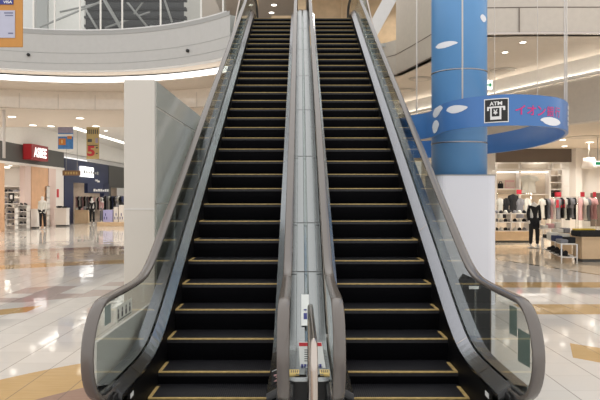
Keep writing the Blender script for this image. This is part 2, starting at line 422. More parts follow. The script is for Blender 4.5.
# safety stickers
gxr = CX+1.405; gxl = CX-1.385
for (xa, ya0, ya1, xb, yb0, yb1) in ((508.5, 305, 333, 516, 308, 337), (517, 328, 361, 529, 335, 368)):
    a = on_glass(xa, ya0, gxr); b = on_glass(xb, yb0, gxr); c = on_glass(xb, yb1, gxr); d = on_glass(xa, ya1, gxr)
    m = MB(); off = .0062
    m.add([(gxr+off, q[1], q[2]) for q in (a, b, c, d)]+[(gxr+off+.001, q[1], q[2]) for q in (a, b, c, d)], [(0, 1, 2, 3), (7, 6, 5, 4), (0, 4, 5, 1), (2, 6, 7, 3), (1, 5, 6, 2), (0, 3, 7, 4)])
    o = m.build('glass_sticker', M['film'], e2); o['label'] = 'grey green sticker'
a = on_glass(116, 307, gxl); b = on_glass(131, 297, gxl)
m = MB(); yb_, ya_ = b[1], a[1]; zt, zb = a[2]+.01, a[2]-.12
m.mi = 0; m.box(gxl+.0055, gxl+.0065, ya_-.005, yb_, zb, zt-.01)
m.mi = 1
for k in range(4):
    y = ya_+.03+k*(yb_-ya_-.06)/3.3
    m.ell((gxl+.008, y, zb+.085), (.002, .014, .014)); m.box(gxl+.006, gxl+.009, y-.016, y+.016, zb+.03, zb+.068)
m.box(gxl+.006, gxl+.0085, ya_+.02, yb_-.02, zb+.01, zb+.018)
o = m.build('pictogram_sticker', [mat('sticker_pale', (.55, .56, .50), .4), M['dgrey']], e1); o['label'] = 'pale sticker with dark figures'
m = MB(); m.box(gxl+.0055, gxl+.0065, 4.02, 4.15, .80, .93); o = m.build('glass_sticker', M['film'], e1)

# centre deck between the two inner balustrades
dv = thing('centre_deck', 'ribbed steel deck between the two inner glass balustrades', 'escalator deck', (CX, 4.1, 0))
m = MB(); pr = [(-.158, 0), (-.105, 0), (-.10, .018), (-.028, .018), (-.022, .002), (.0, -.006), (.012, .002), (.016, .018), (.10, .018), (.105, 0), (.158, 0)]
DY2 = ys(4.36, 6.4, 24)+ys(6.8, 15.2, 14)+ys(15.4, 18.0, 20)
for i in range(len(pr)-1):
    for_a = [(CX+pr[i][0], y, deck_gl(y)+pr[i][1]-.004) for y in DY2]; for_b = [(CX+pr[i+1][0], y, deck_gl(y)+pr[i+1][1]-.004) for y in DY2]
    m.strip(for_a, for_b)
# front lip rolled down
for i in range(6):
    t0, t1 = i/6*PI/2, (i+1)/6*PI/2
    def q(t, x): return (x, 4.36-.015*math.sin(t), deck_gl(4.36)-.004-.03*(1-math.cos(t)))
    m.strip([q(t0, CX-.158), q(t0, CX+.158)], [q(t1, CX-.158), q(t1, CX+.158)])
m.build('deck_plate', M['steel_y'], dv)
MB().box(CX-.13, CX+.13, 4.40, 4.8, 0, .32).build('plinth', M['black'], dv)
m = MB()
for yj in (6.1, 6.9, 8.4, 9.9, 11.4, 12.9, 14.4, 15.9):
    m.strip([(CX-.158, yj, deck_gl(yj)+.0165), (CX+.158, yj, deck_gl(yj)+.0165)], [(CX-.158, yj+.01, deck_gl(yj+.01)+.0165), (CX+.158, yj+.01, deck_gl(yj+.01)+.0165)])
m.build('deck_seam', M['guide'], dv)
for s in (-1, 1):
    o = MB().box(CX+s*.112-.036, CX+s*.112+.036, 4.38, 4.48, deck_gl(4.4)-.002, deck_gl(4.4)+.016).build('yellow_sticker', M['yel2'], dv)
    m = MB()
    for k in range(4): m.box(CX+s*.112-.026+k*.015, CX+s*.112-.018+k*.015, 4.40, 4.46, deck_gl(4.4)+.016, deck_gl(4.4)+.0175)
    m.build('sticker_print', M['brownf'], o)
# black label on the left inner skirt
d = 4.32; xa, xb, za, zb = XZ(271.5, d), XZ(281, d), HZ(387, d), HZ(371, d)
wl = MB(); wl.add([(xa, d, za), (xb, d, za+.01), (xb, d, zb+.03), (xa, d, zb), (xa, d+.006, za), (xb, d+.006, za+.01), (xb, d+.006, zb+.03), (xa, d+.006, zb)], [(0, 1, 2, 3), (7, 6, 5, 4), (0, 4, 5, 1), (1, 5, 6, 2), (2, 6, 7, 3), (3, 7, 4, 0)])
wl = wl.build('warning_label', M['ink'], e1)
m = MB(); P4 = [(.25, .72), (.75, .80), (.5, .62), (.8, .55), (.3, .35), (.7, .40), (.55, .25)]
m.tube([(xa+(xb-xa)*u, d-.004, za+(zb-za)*v) for u, v in P4], .006, 6); m.build('printed_mark', M['cloth_p'], wl)
m = MB(); m.tube([(xa+.004, d-.002, za+.01), (xb, d-.002, za+.02)], .002, 4); m.build('printed_line', M['paper'], wl)
m = MB(); m.tube([(xa+.004, d-.002, zb-.004), (xb, d-.002, zb+.025)], .002, 4); m.build('printed_line', M['paper'], wl)

# notice and pictogram card standing on the centre deck
d = 4.60
n0 = thing('notice', 'white notice with red header taped above the yellow stickers', 'notice', (CX, d, deck_gl(d)))
m = MB(); x0, x1 = XZ(298.5, d), XZ(325.5, d); z0, z1 = HZ(367, d), HZ(342, d)
def tilt(x, z, o=0): return (x, d-.03+(z-z0)*.15+o, z)
m.add([tilt(x0+.012, z0), tilt(x1, z0), tilt(x1-.03, z1), tilt(x0, z1), tilt(x0+.012, z0, .004), tilt(x1, z0, .004), tilt(x1-.03, z1, .004), tilt(x0, z1, .004)], [(0, 1, 2, 3), (7, 6, 5, 4), (0, 4, 5, 1), (1, 5, 6, 2), (2, 6, 7, 3), (3, 7, 4, 0)])
sh = m.build('sheet', M['paper'], n0)
m = MB(); m.mi = 0; m.add([tilt(x0+.004, z1-.03, -.002), tilt(x1-.028, z1-.03, -.002), tilt(x1-.032, z1-.004, -.002), tilt(x0+.003, z1-.004, -.002)], [(0, 1, 2, 3)])
m.build('red_header', M['red'], n0); m = MB()
for k in range(6):
    zz = z0+.05+k*.016; m.add([tilt(x0+.045, zz, -.002), tilt(x0+.075+.01*(k % 3), zz, -.002), tilt(x0+.075+.01*(k % 3), zz+.007, -.002), tilt(x0+.045, zz+.007, -.002)], [(0, 1, 2, 3)])
m.build('text_line', M['dgrey'], n0); m = MB()
for k in range(7):
    xx = x0+.02+k*.023; m.add([tilt(xx, z0+.012, -.002), tilt(xx+.017, z0+.012, -.002), tilt(xx+.017, z0+.03, -.002), tilt(xx, z0+.03, -.002)], [(0, 1, 2, 3)])
m.build('symbol_row', M['indigo'], n0)
d2 = 5.35
c0 = thing('safety_card', 'small white card with a blue figure behind the steel barrier rail', 'notice', (XZ(306, d2), d2, deck_gl(d2)))
m = MB(); xa, xb = XZ(301.5, d2), XZ(309.5, d2); za, zb = HZ(341, d2), HZ(306, d2)
def inc(x, y, o): return (x, y, deck_gl(y)+.02+o)
yy0, yy1 = 5.38, 5.78
Yq = ys(yy0, yy1, 8)
m.strip([inc(xa, y, .003) for y in Yq], [inc(xb, y, .003) for y in Yq]); m.build('card', M['paper'], c0)
m = MB(); m.strip([inc(xa+.02, y, .005) for y in ys(5.46, 5.54, 4)], [inc(xb-.02, y, .005) for y in ys(5.46, 5.54, 4)])
m.ell(((xa+xb)/2, 5.58, deck_gl(5.58)+.026), (.015, .02, .006))
m.build('figure', M['indigo'], c0)

# barrier rail in front of the centre deck
br = thing('barrier_rail', 'inverted U steel tube barrier standing before the centre deck', 'barrier', (CX, 3.4, 0))
zt = .93; m = MB(); pts = [(CX, 2.95, .0)]
pts += [(CX, 2.95, z) for z in (.3, .6, zt-.12)]
for k in range(1, 9): a = PI-k/8*PI/2; pts.append((CX, 3.07+.12*math.cos(a), zt-.12+.12*math.sin(a)))
pts += [(CX, 3.6, zt)]
for k in range(0, 9): a = PI/2-k/8*PI/2; pts.append((CX, 4.18-.14+.12*math.cos(a)-.02, zt-.12+.12*math.sin(a)))
pts += [(CX, 4.14, .6), (CX, 4.14, .35), (CX, 4.14, 0)]
m.tube(pts, .0185, 14); m.build('tube', M['chrome'], br)
m = MB(); m.cyl(CX, 2.95, 0, .012, .05, 20); m.cyl(CX, 4.14, 0, .012, .05, 20); m.build('base_flange', M['steel'], br)

# ------------------------------------------------------------------ wall beside the left escalator
gw = thing('partition_wall', 'tall greige partition wall standing left of the escalators', 'partition', (-1.72, 6.42, 0))
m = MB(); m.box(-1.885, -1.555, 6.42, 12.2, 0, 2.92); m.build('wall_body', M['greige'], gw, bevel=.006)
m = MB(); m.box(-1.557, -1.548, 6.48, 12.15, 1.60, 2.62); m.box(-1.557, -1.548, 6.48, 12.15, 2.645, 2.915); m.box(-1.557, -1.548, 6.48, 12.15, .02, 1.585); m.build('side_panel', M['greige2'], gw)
m = MB(); m.box(-1.886, -1.554, 6.414, 6.42, 1.53, 1.54); m.build('panel_seam', M['white'], gw)
tag(MB().box(-1.515, -1.49, 4.40, 6.40, 0, .60).build('guard_panel', M['shopw'], bevel=.004), 'low grey guard panel outside the left escalator foot', 'panel')

# black stand behind the right glass
bs = thing('sign_stand', 'black stand with a small pale label behind the right newel glass', 'sign stand', (1.8, 6.15, 0))
d = 6.15; xa, xb = XZ(463, d), XZ(490, d)
m = MB(); m.add([(xa, d, 0), (xb, d, 0), (xb, d, HZ(290, d)+.05), (xa+.05, d, HZ(276, d)), (xa, d, HZ(283, d)), (xa, d+.2, 0), (xb, d+.2, 0), (xb, d+.2, HZ(290, d)+.05), (xa+.05, d+.2, HZ(276, d)), (xa, d+.2, HZ(283, d))],
      [(0, 1, 2, 3, 4), (9, 8, 7, 6, 5), (0, 5, 6, 1), (1, 6, 7, 2), (2, 7, 8, 3), (3, 8, 9, 4), (4, 9, 5, 0)]); m.build('board', M['black'], bs)
MB().box(xa+.06, xa+.16, d-.004, d-.001, HZ(289, d), HZ(286, d)).build('label_plate', M['paper'], bs)
MB().box(xb, xb+.012, d-.005, d+.2, 0, HZ(290, d)+.05).build('edge_trim', M['brownf'], bs)

# ------------------------------------------------------------------ blue column and ribbon sign
zc = 9.7; xc = .265*zc; rc = .437
col = thing('column', 'round sky blue column painted with white clouds', 'column', (xc, zc, 0))
m = MB(); m.cyl(xc, zc, 1.9, 9.5, rc, 64); m.build('shaft', M['blue'], col)
m = MB()
for y in (68.5, 141.5):
    h = HZ(y, zc-rc); MB().cyl(xc, zc, h-.012, h+.012, rc+.006, 64).build('joint_ring', M['steel'], col)
def rounded(cx, cy, b, r, n=6):
    p = []
    for (sx_, sy_, a0) in ((1, 1, 0), (-1, 1, PI/2), (-1, -1, PI), (1, -1, 1.5*PI)):
        for k in range(n+1): a = a0+k/n*PI/2; p.append((cx+sx_*(b-r)+r*math.cos(a), cy+sy_*(b-r)+r*math.sin(a)))
    return p
m = MB(); m.prism(rounded(xc, zc, .47, .14), 0, HZ(175.5, zc-.47)); m.build('base_casing', mat('bluish_white_casing', (.78, .79, .85), .4), col)
cs = bpy.data.objects[-1] if False else None
m = MB(); m.prism(rounded(xc, zc, .48, .14), HZ(175.5, zc-.47), HZ(175.5, zc-.47)+.015); m.build('casing_rim', M['grey'], col)
def cloud_poly(w, h, seed):
    rr = random.Random(seed); pts = []
    for k in range(28):
        a = 2*PI*k/28; s_ = 1+.08*math.sin(3*a+rr.random())+.10*math.sin(2*a+seed)
        x = math.cos(a)*w/2*s_; y = math.sin(a)*h/2*(1 if math.sin(a) > 0 else .8)*s_*(1-.35*abs(math.cos(a))**3)
        pts.append((x, y))
    return pts
def on_col(u, v, out=.006):                    # u = angle from the column's near side, v = height
    return (xc+(rc+out)*math.sin(u), zc-(rc+out)*math.cos(u), v)
def fan(mb, pts, fn):
    cx_ = sum(p[0] for p in pts)/len(pts); cy_ = sum(p[1] for p in pts)/len(pts); n = len(pts); vs = [fn(cx_, cy_)]
    K = 5
    for j in range(1, K+1):
        for p in pts: vs.append(fn(cx_+(p[0]-cx_)*j/K, cy_+(p[1]-cy_)*j/K))
    fs = [(0, 1+i, 1+(i+1) % n) for i in range(n)]
    for j in range(K-1):
        for i in range(n): a = 1+j*n+i; b = 1+j*n+(i+1) % n; fs.append((a, b, b+n, a+n))
    mb.add(vs, fs)
def ang_at(px):                                # angle on the column seen at pixel px
    best = None
    for k in range(-80, 81):
        a = k/80*1.5; x, y, _ = on_col(a, 0); q = abs(300+F*x/y-px)
        if best is None or q < best[0]: best = (q, a)
    return best[1]
m = MB()
for (pa, pb, py, ph, sd) in ((436, 456, 43, 7.5, 1), (480.5, 486, 16.5, 9, 2)):
    a, b = ang_at(pa), ang_at(pb); h0 = HZ(py, zc-rc); hh = ph*(zc-rc)/F
    m = MB(); fan(m, [(x*(b-a)+(a+b)/2, y*hh+h0) for x, y in cloud_poly(1, 1, sd)], on_col); m.build('painted_cloud', M['cloud'], col)

ctrl = [(1.66, 9.95), (1.98, 9.25), (2.02, 8.35), (2.20, 7.90), (2.42, 7.72), (2.62, 7.62), (2.95, 7.66), (3.33, 7.85), (3.62, 8.2), (3.85, 8.68), (4.06, 9.4), (4.2, 10.15), (4.24, 11.4), (3.96, 12.65), (3.4, 13.6), (2.68, 14.0), (2.05, 13.1), (1.68, 11.5)]
def cr(t):
    n = len(ctrl); i = int(math.floor(t)) % n; u = t-math.floor(t)
    p = [Vector(ctrl[(i+k) % n]) for k in (-1, 0, 1, 2)]
    return .5*((2*p[1])+(-p[0]+p[2])*u+(2*p[0]-5*p[1]+4*p[2]-p[3])*u*u+(-p[0]+3*p[1]-3*p[2]+p[3])*u**3)
NS = 400; pts = [cr(i*len(ctrl)/NS) for i in range(NS+1)]
S = [0]
for i in range(NS): S.append(S[-1]+(pts[i+1]-pts[i]).length)
def at_s(s):
    s = s % S[-1]
    lo, hi = 0, NS
    while hi-lo > 1:
        k = (lo+hi)//2
        if S[k] <= s: lo = k
        else: hi = k
    u = (s-S[lo])/max(1e-9, S[hi]-S[lo]); p = pts[lo].lerp(pts[hi], u); d = (pts[hi]-pts[lo]).normalized(); return p, Vector((d.y, -d.x))
def rib(s, h, out=.03):
    p, n = at_s(s); return (p.x+n.x*out, p.y+n.y*out, h)
def s_at(px):
    best = None
    for i in range(0, int(NS*8.6/18)):
        p = pts[i]; q = abs(300+F*p.x/p.y-px)
        if best is None or q < best[0]: best = (q, S[i])
    return best[1]
RH0, RH1 = 2.57, 2.965
rs = thing('ribbon_sign', 'curved blue hanging ribbon sign with ATM symbol and magenta lettering', 'sign', (2.9, 10.8, RH0))
m = MB()
for i in range(NS):
    a0, b0 = S[i], S[i+1] if i < NS-1 else 0
    q = [rib(a0, RH0, .022), rib(b0, RH0, .022), rib(b0, RH1, .022), rib(a0, RH1, .022), rib(a0, RH0, -.022), rib(b0, RH0, -.022), rib(b0, RH1, -.022), rib(a0, RH1, -.022)]
    m.add(q, [(0, 1, 2, 3), (7, 6, 5, 4), (3, 2, 6, 7), (1, 0, 4, 5)], False)
m.build('ribbon', M['blue2'], rs)
def hpx(py, s): p, _ = at_s(s); return HZ(py, p.y)
m = MB()
for (pa, pb, py, ph, sd) in ((448, 468, 109.5, 9, 3), (539, 558.5, 122, 8.5, 4), (433.5, 441, 127, 13, 5), (434, 444, 112, 11, 6)):
    a, b = s_at(pa), s_at(pb); h0 = hpx(py, (a+b)/2); hh = ph*at_s((a+b)/2)[0].y/F
    m = MB(); fan(m, [(x*(b-a)+(a+b)/2, y*hh+h0) for x, y in cloud_poly(1, 1, sd)], lambda u, v: rib(u, min(max(v, RH0+.005), RH1-.005), .026)); m.build('ribbon_cloud', M['cloud'], rs)
# ATM plate
a, b = s_at(484.8), s_at(508.3); sm_ = (a+b)/2; w_ = b-a; hc = hpx(110.7, sm_); hh = 24*at_s(sm_)[0].y/F
def plate(mb, u0, u1, v0, v1, out, n=6):
    lo = [rib(sm_+w_*(u0+(u1-u0)*k/n), hc+hh*v0, out) for k in range(n+1)]; hi = [rib(sm_+w_*(u0+(u1-u0)*k/n), hc+hh*v1, out) for k in range(n+1)]; mb.strip(lo, hi)
m = MB(); plate(m, -.5, .5, -.5, .5, .027); pl = m.build('atm_border', M['paper'], rs)
m = MB(); plate(m, -.46, .46, -.46, .46, .029); m.build('atm_plate', M['ink'], rs)
m = MB()
vs, fs = text_mesh('ATM', 1, .03); vs = fit(vs, w_*.5, hh*.16); m.add([rib(sm_+v.x, hc+hh*.29+v.y, .032) for v in vs], fs)
plate(m, -.36, .36, .10, .17, .032); plate(m, -.36, -.28, .0, .10, .032); plate(m, .28, .36, .0, .10, .032)
plate(m, -.22, .22, -.38, .17, .033)
m.build('atm_symbol', M['paper'], rs)
m = MB(); plate(m, -.15, .15, -.25, .10, .035); m.build('symbol_slip', M['ink'], rs)
m = MB(); vs, fs = text_mesh('¥', 1, .03); vs = fit(vs, w_*.17, hh*.22); m.add([rib(sm_+v.x, hc-hh*.07+v.y, .037) for v in vs], fs); m.build('yen_mark', M['paper'], rs)
m = MB(); a, b = s_at(513.5), s_at(558); chars = 'イオン銀行'; 
for k, ch in enumerate(chars):
    u = a+(b-a)*(k+.5)/5; py = 110+1.2*k*.5; h0 = hpx(py, u); vs, fs = text_mesh(ch, 1, .014 if k < 3 else .003); vs = fit(vs, (b-a)/5*.86, (9.6 if k < 3 else 10.4)*at_s(u)[0].y/F)
    m.add([rib(u+v.x, h0+v.y, .027) for v in vs], fs)
m.build('lettering', M['magenta'], rs)
m = MB(); a = S[NS*8//18]+.12
for k in range(4):
    u = a; h0 = RH1-.07-k*.075; m.add([rib(u-.05, h0-.026, .028), rib(u+.05, h0-.026, .028), rib(u+.05, h0+.026, .028), rib(u-.05, h0+.026, .028)], [(0, 1, 2, 3)])
m.build('side_lettering', M['cloud'], rs)
m = MB()
for (px, i) in ((462, 0), (565.5, 0), (567.5, 0), (495, 1), (538, 1), (416, 2)):
    if i == 0: p, _ = at_s(s_at(px) if px < 560 else (S[NS*8//18]+(.0 if px < 567 else .35)))
    elif i == 1: p = Vector((XZ(px, 9.9), 9.9)) if False else at_s(s_at(px))[0]
    else: p = at_s(s_at(416))[0]
    MB().tube([(p.x, p.y, RH1-.01), (p.x, p.y, 9.2)], .011 if i != 1 else .004, 8).build('hanger_rod', M['shopw'], rs)

# ------------------------------------------------------------------ floor, balcony and ceilings
struct('floor', MB().box(-30, 26, -8, 70, -.2, 0), M['floor'])
cc = (-6.5, 11.45); 
def arc(R, a0, a1, n=40): return [(cc[0]+R*math.cos(math.radians(a0+(a1-a0)*k/n)), cc[1]+R*math.sin(math.radians(a0+(a1-a0)*k/n))) for k in range(n+1)]
def ring_wall(R0, R1, z0, z1, a0=44, a1=185):
    m = MB(); A = arc(R0, a0, a1); B = arc(R1, a0, a1); m.prism(A+B[::-1], z0, z1); return m
R0 = 6.45
struct('wall_balcony_left', ring_wall(R0, R0+.25, 5.42, 6.5), M['fascia'])
m = ring_wall(R0-.012, R0, 6.49, 6.60); m2 = ring_wall(R0-.005, R0, 5.935, 5.95); m.add(m2.v, m2.f); m3 = ring_wall(R0-.005, R0, 5.625, 5.64); m.add(m3.v, m3.f)
struct('trim_1', m, M['grey'])
struct('ceiling_soffit_left', ring_wall(R0+.25, R0+.75, 5.42, 5.45), M['ceil'])
struct('trim_2', ring_wall(R0+.55, R0+.6, 5.185, 5.335), M['glow1'])
struct('ceiling_band_left', ring_wall(R0+.55, R0+2.1, 5.14, 5.17), M['ceil'])
m = ring_wall(R0+2.05, R0+2.1, 4.55, 5.15); 
struct('wall_smoke_screen_left', m, mat('screen_panel', (.80, .72, .62), .06, var=.03, spec=.8))
m = MB()
for k in range(12):
    a = 60+k*8; p = arc(R0+2.04, a, a+.15, 1); m.prism(p+arc(R0+2.05, a, a+.15, 1)[::-1], 4.56, 5.04)
struct('trim_3', m, M['tan'])
# lower ceiling to y 24.9
A = arc(R0+2.05, 44, 180)
poly = A+[(-20, A[-1][1]), (-20, 24.9), (-1, 24.9), (-1, A[0][1])]
struct('ceiling_left', MB().prism(poly, 4.55, 4.60), M['ceil'])
struct('ceiling_left_far', MB().box(-22, 0, 24.9, 62, 5.4, 5.45), M['ceil_w'])
struct('wall_ceiling_step', MB().box(-20, 0, 24.9, 25.0, 4.6, 5.45), M['ceil_w'])
m = MB()
for x in (-12.4, -9.3, -6.2): m.box(x, x+.35, 27, 58, 5.37, 5.395)
struct('trim_4', m, M['glow'])
struct('wall_far', MB().box(-22, 22, 62, 62.2, 0, 9), M['ceil_w'])
# second floor slab and upper storey
struct('floor_upper', MB().prism(arc(R0+.25, 44, 180)+[(-24, 11.4), (-24, 34), (14, 34), (14, 14.1), (4.5, 14.1), (3.7, 16.3), (3.1, 18.7), (1.75, 19.2), (-1.6, 19.2), (-1.6, 16.0)], 6.38, 6.495), M['fascia'])
rc_ = [(1.9, 19.2), (2.5, 19.1), (2.96, 18.5), (3.25, 17.4), (3.56, 16.1), (3.85, 14.9), (4.1, 14.1), (4.35, 13.9), (5.5, 13.85), (9, 13.85), (14, 13.85)]
def off_poly(pl, d):
    out = []
    for i, p in enumerate(pl):
        a = Vector(pl[max(i-1, 0)]); b = Vector(pl[min(i+1, len(pl)-1)]); t = (b-a).normalized(); out.append((p[0]-t.y*d, p[1]+t.x*d))
    return out
rb_ = off_poly(rc_, .2)
m = MB(); m.prism(rc_[2:]+rb_[2:][::-1], 5.42, 7.9); m.prism(rc_[:3]+rb_[:3][::-1], 5.42, 6.5)
struct('wall_balcony_right', m, M['tan'])
m = MB(); m.prism(off_poly(rc_, -.006)+rc_[::-1], 6.03, 6.05); m.prism(off_poly(rc_, -.012)[2:]+rc_[2:][::-1], 7.86, 7.95); m.prism(off_poly(rc_, -.02)+rc_[::-1], 5.40, 5.425)
for x in (5.05, 6.1, 6.95, 8.2): m.box(x, x+.02, 13.838, 13.85, 5.43, 6.03)
struct('trim_5', m, M['brownf'])
m = MB(); m.prism(off_poly(rc_[6:], -.10)+off_poly(rc_[6:], -.02)[::-1], 5.395, 5.44)
struct('trim_6', m, M['chrome'])
LA, LB = Vector((9.7, 11.9)), Vector((1.9, 28.9)); dirv = (LB-LA).normalized(); nv = Vector((dirv.y, -dirv.x))
def lp(t, o=0): p = LA+dirv*t+nv*o; return (p.x, p.y)
TL = (LB-LA).length
m = MB()
rq = rc_[:-1]+[(16, 13.85)]
for p_, q_ in zip(rq[:-1], rq[1:]): m.prism([p_, q_, (q_[0], 30), (p_[0], 30)], 5.42, 5.45)
struct('ceiling_right', m, M['ceil'])
struct('wall_cove_right', MB().prism([lp(0), lp(TL), lp(TL, .1), lp(0, .1)], 4.97, 5.44), M['ceil_w'])
m = MB(); m.prism([lp(0, -.12), lp(TL, -.12), lp(TL, -.04), lp(0, -.04)], 4.93, 4.97)
m.prism([lp(0, -.12), lp(TL, -.12), lp(TL, 0), lp(0, 0)], 4.90, 4.93); struct('trim_7', m, M['ceil_w'])
struct('trim_8', MB().prism([lp(0, -.035), lp(TL, -.035), lp(TL, -.002), lp(0, -.002)], 4.94, 4.975), M['glow3'])
struct('wall_bulkhead_right', MB().prism([lp(0, .02), lp(TL, .02), lp(TL, .12), lp(0, .12)], 3.70, 4.92), M['tan'])
struct('ceiling_shop_right', MB().prism([lp(0, .05), lp(TL, .05), (1.9, 34), (22, 34), (22, 11.9)], 3.66, 3.72), M['ceil'])
# upper storey behind the landings
struct('ceiling_upper', MB().box(-3.2, 14, 19.5, 34, 9.1, 9.2), M['brwall'])
struct('wall_upper_back', MB().box(-24, 14, 33.8, 34, 6.5, 13), M['brwall'])
m = MB(); m.box(.25, 6, 22.0, 22.2, 6.5, 9.1); struct('wall_upper_wood', m, M['woodw'])
m = MB(); m.box(-1.0, -.12, 21.0, 21.25, 6.5, 8.0); m.box(-.12, .2, 20.8, 21.3, 6.5, 9.1); m.box(-1.55, -1.47, 21.1, 21.2, 6.5, 9.1); m.box(1.5, 1.56, 21.8, 21.9, 6.5, 9.1); struct('wall_upper_partition', m, M['woodw'])
struct('wall_upper_left', MB().box(XZ(202,24), -3.0, 24, 24.2, 6.5, 11), M['brwall'])
struct('wall_upper_white', MB().prism([(XZ(184,27), 27), (XZ(206,27), 27), (XZ(206,27), 27.2), (XZ(184,27), 27.2)], 6.5, 13), mat('pale_upper_panel', (.55, .53, .49), .5))
struct('wall_upper_far_left', MB().box(-15.6, XZ(34,28), 28, 28.2, 6.5, 13), M['white'])
struct('wall_upper_grey', MB().box(XZ(36,27), XZ(47,27), 27, 27.2, 6.5, 13), M['grey'])
struct('wall_upper_pale', MB().box(XZ(47,28), XZ(84,28), 28, 28.2, 6.5, 13), M['ceil_w'])
# dark roof deck seen through the upper railing with its steel struts
m = MB()
for k in range(26):
    y = 20+k*.5; m.box(XZ(84, y), XZ(186, y), y, y+.3, 12.6-k*.235, 12.7-k*.235)
m.box(XZ(84, 33), XZ(186, 33), 33.0, 33.1, 6.5, 13)
struct('ceiling_roof_deck', m, M['trussdark'])
tr = thing('roof_truss', 'white steel roof struts crossing the dark deck above the left balcony', 'truss', (-9, 26, 9))
for k, (xa, ya, xb, yb, dd) in enumerate(((101, -6, 122, 30, 25), (122, -4, 150, 30, 26), (85, 8, 98, 30, 25), (134, 14, 152, -10, 26), (40, 27, 100, 2, 24), (150, 26, 180, 30, 26), (105, 28, 150, 12, 27), (60, 12, 130, -4, 28), (163, -5, 172, 22, 25))):
    MB().tube([P(xa, ya, dd), P(xb, yb, dd)], .045 if k else .07, 8).build('strut', M['grey'], tr)
tr2 = thing('roof_brace', 'pale diagonal steel braces above the right escalator balcony', 'truss', (4, 21, 6.5))
for (xa, ya, xb, yb, w) in ((396, -12, 362, 50, .42), (372, -14, 346, 26, .22)):
    dd = 20.0; a = P(xa, ya, dd); b = P(xb, yb, dd); m = MB(); t = (b-a).normalized(); n = Vector((t.z, 0, -t.x))
    m.add([a-n*w/2, a+n*w/2, b+n*w/2, b-n*w/2]+[q+Vector((0, .3, 0)) for q in (a-n*w/2, a+n*w/2, b+n*w/2, b-n*w/2)], [(0, 1, 2, 3), (7, 6, 5, 4), (0, 4, 5, 1), (1, 5, 6, 2), (2, 6, 7, 3), (3, 7, 4, 0)])
    m.build('brace', M['white'], tr2)
# railing of the upper level
rl = thing('balcony_railing', 'glass railing with grey posts on the curved left balcony', 'railing', (-6.5, 17.9, 6.6))
for px in (33.5, 55, 80, 100.5, 122, 160.5, 201, 223):
    # angle on the arc at that column
    best = min(((abs(300+F*(cc[0]+(R0+.06)*math.cos(math.radians(a/4)))/(cc[1]+(R0+.06)*math.sin(math.radians(a/4)))-px), a/4) for a in range(170, 740)))
    p = arc(R0+.06, best[1], best[1]+.1, 1)[0]; MB().box(p[0]-.022, p[0]+.022, p[1]-.022, p[1]+.022, 6.6, 7.62).build('post', M['ceil_w'], rl)
A = arc(R0+.06, 46, 180); m = MB()
m.strip([(x, y, 6.66) for x, y in A], [(x, y, 7.58) for x, y in A]); m.build('glass', M['rglass'], rl)
m = MB(); m.tube([(x, y, 7.64) for x, y in A], .03, 8); m.build('top_rail', M['chrome'], rl)
m = MB(); m.tube([(x, y, 6.64) for x, y in A], .03, 8); m.build('bottom_rail', M['white'], rl)
for s, lab in ((-1, 'tall glass guard panel beside the top of the left escalator'), (1, 'tall glass guard panel beside the top of the right escalator')):
    g = thing('glass_guard', lab, 'glass guard', (CX+s*1.54, 16.4, 5.5)); X = CX+s*(1.532 if s > 0 else 1.512)
    MB().slabx(X-.006, X+.006, [(12.6, 3.7), (15.6, 5.42), (18.9, 6.5)], [(12.6, 4.9), (15.6, 7.45), (18.9, 7.6)]).build('pane', M['rglass'], g)
    m = MB(); m.tube([(X, 12.6, 4.9), (X, 15.6, 7.45), (X, 18.9, 7.6)], .02, 8); m.build('rim', M['chrome'], g)
# downlights
def downlight(x, y, z, lab, r=.11, grp=None, power=0, real=True):
    t = thing('downlight', lab, 'ceiling light', (x, y, z), grp)
    m = MB(); m.tube([(x, y, z-.012), (x, y, z)], [r*1.25, r*1.25], 20); m.build('trim_ring', M['ceil_w'], t)
    m = MB(); m.tube([(x, y, z-.016), (x, y, z-.012)], [r, r], 20); m.build('lens', M['glow2'], t)
    if power:
        l = bpy.data.lights.new('downlight_lamp', 'SPOT'); l.energy = power; l.color = (1, .94, .85); l.spot_size = 2.4; l.spot_blend = .6; l.shadow_soft_size = .12
        o = bpy.data.objects.new('lamp', l); o.location = (0, 0, -.05); o.parent = t; C.objects.link(o)
GL = 'downlights in the lower ceiling left of the escalators'
for (px, py) in ((80, 118), (12, 116.5), (33, 125), (96, 126), (51, 126)):
    z = 4.55; d = (z-EYE)*F/(YH-py); downlight(XZ(px, d), d, z, 'round downlight in the beige ceiling left of the escalators', .13, GL, 220)
for (px, py) in ((271.5, 12.5), (274, 4.8)):
    z = 9.1; d = (z-EYE)*F/(YH-py); downlight(XZ(px, d), d, z, 'warm downlight above the top of the left escalator', .10, 'downlights of the upper landing', 60)
for i, (px, py) in enumerate(((505, 52), (523, 42))):
    z = 5.42; d = (z-EYE)*F/(YH-py); downlight(XZ(px, d), d, z, 'small downlight in the beige ceiling right of the blue column', .07, 'downlights right of the column', 40)
for i, (px, py, lab) in enumerate(((420.5, 78.5, 'round ceiling speaker ring between escalator and blue column'), (405, 90, 'round ceiling vent just beside the right escalator handrail'), (503, 70, 'square recessed vent in the ceiling right of the blue column'))):
    z = 5.42; d = (z-EYE)*F/(YH-py); x = XZ(px, d); t = thing('ceiling_vent', lab, 'ceiling vent', (x, d, z))
    m = MB(); m.tube([(x, d, z-.03), (x, d, z)], [.34, .38], 28); m.build('rim', M['tan'], t)
    m = MB(); m.tube([(x, d, z-.04), (x, d, z-.03)], [.22, .22], 28); m.build('grille', M['ceil'], t)
for (px, py) in ((545, 142), (590, 142), (582, 150)):
    z = 3.66; d = (z-EYE)*F/(YH-py); downlight(XZ(px, d), d, z, 'downlight in the low ceiling before the right shop', .12, 'downlights before the right shop', 120)
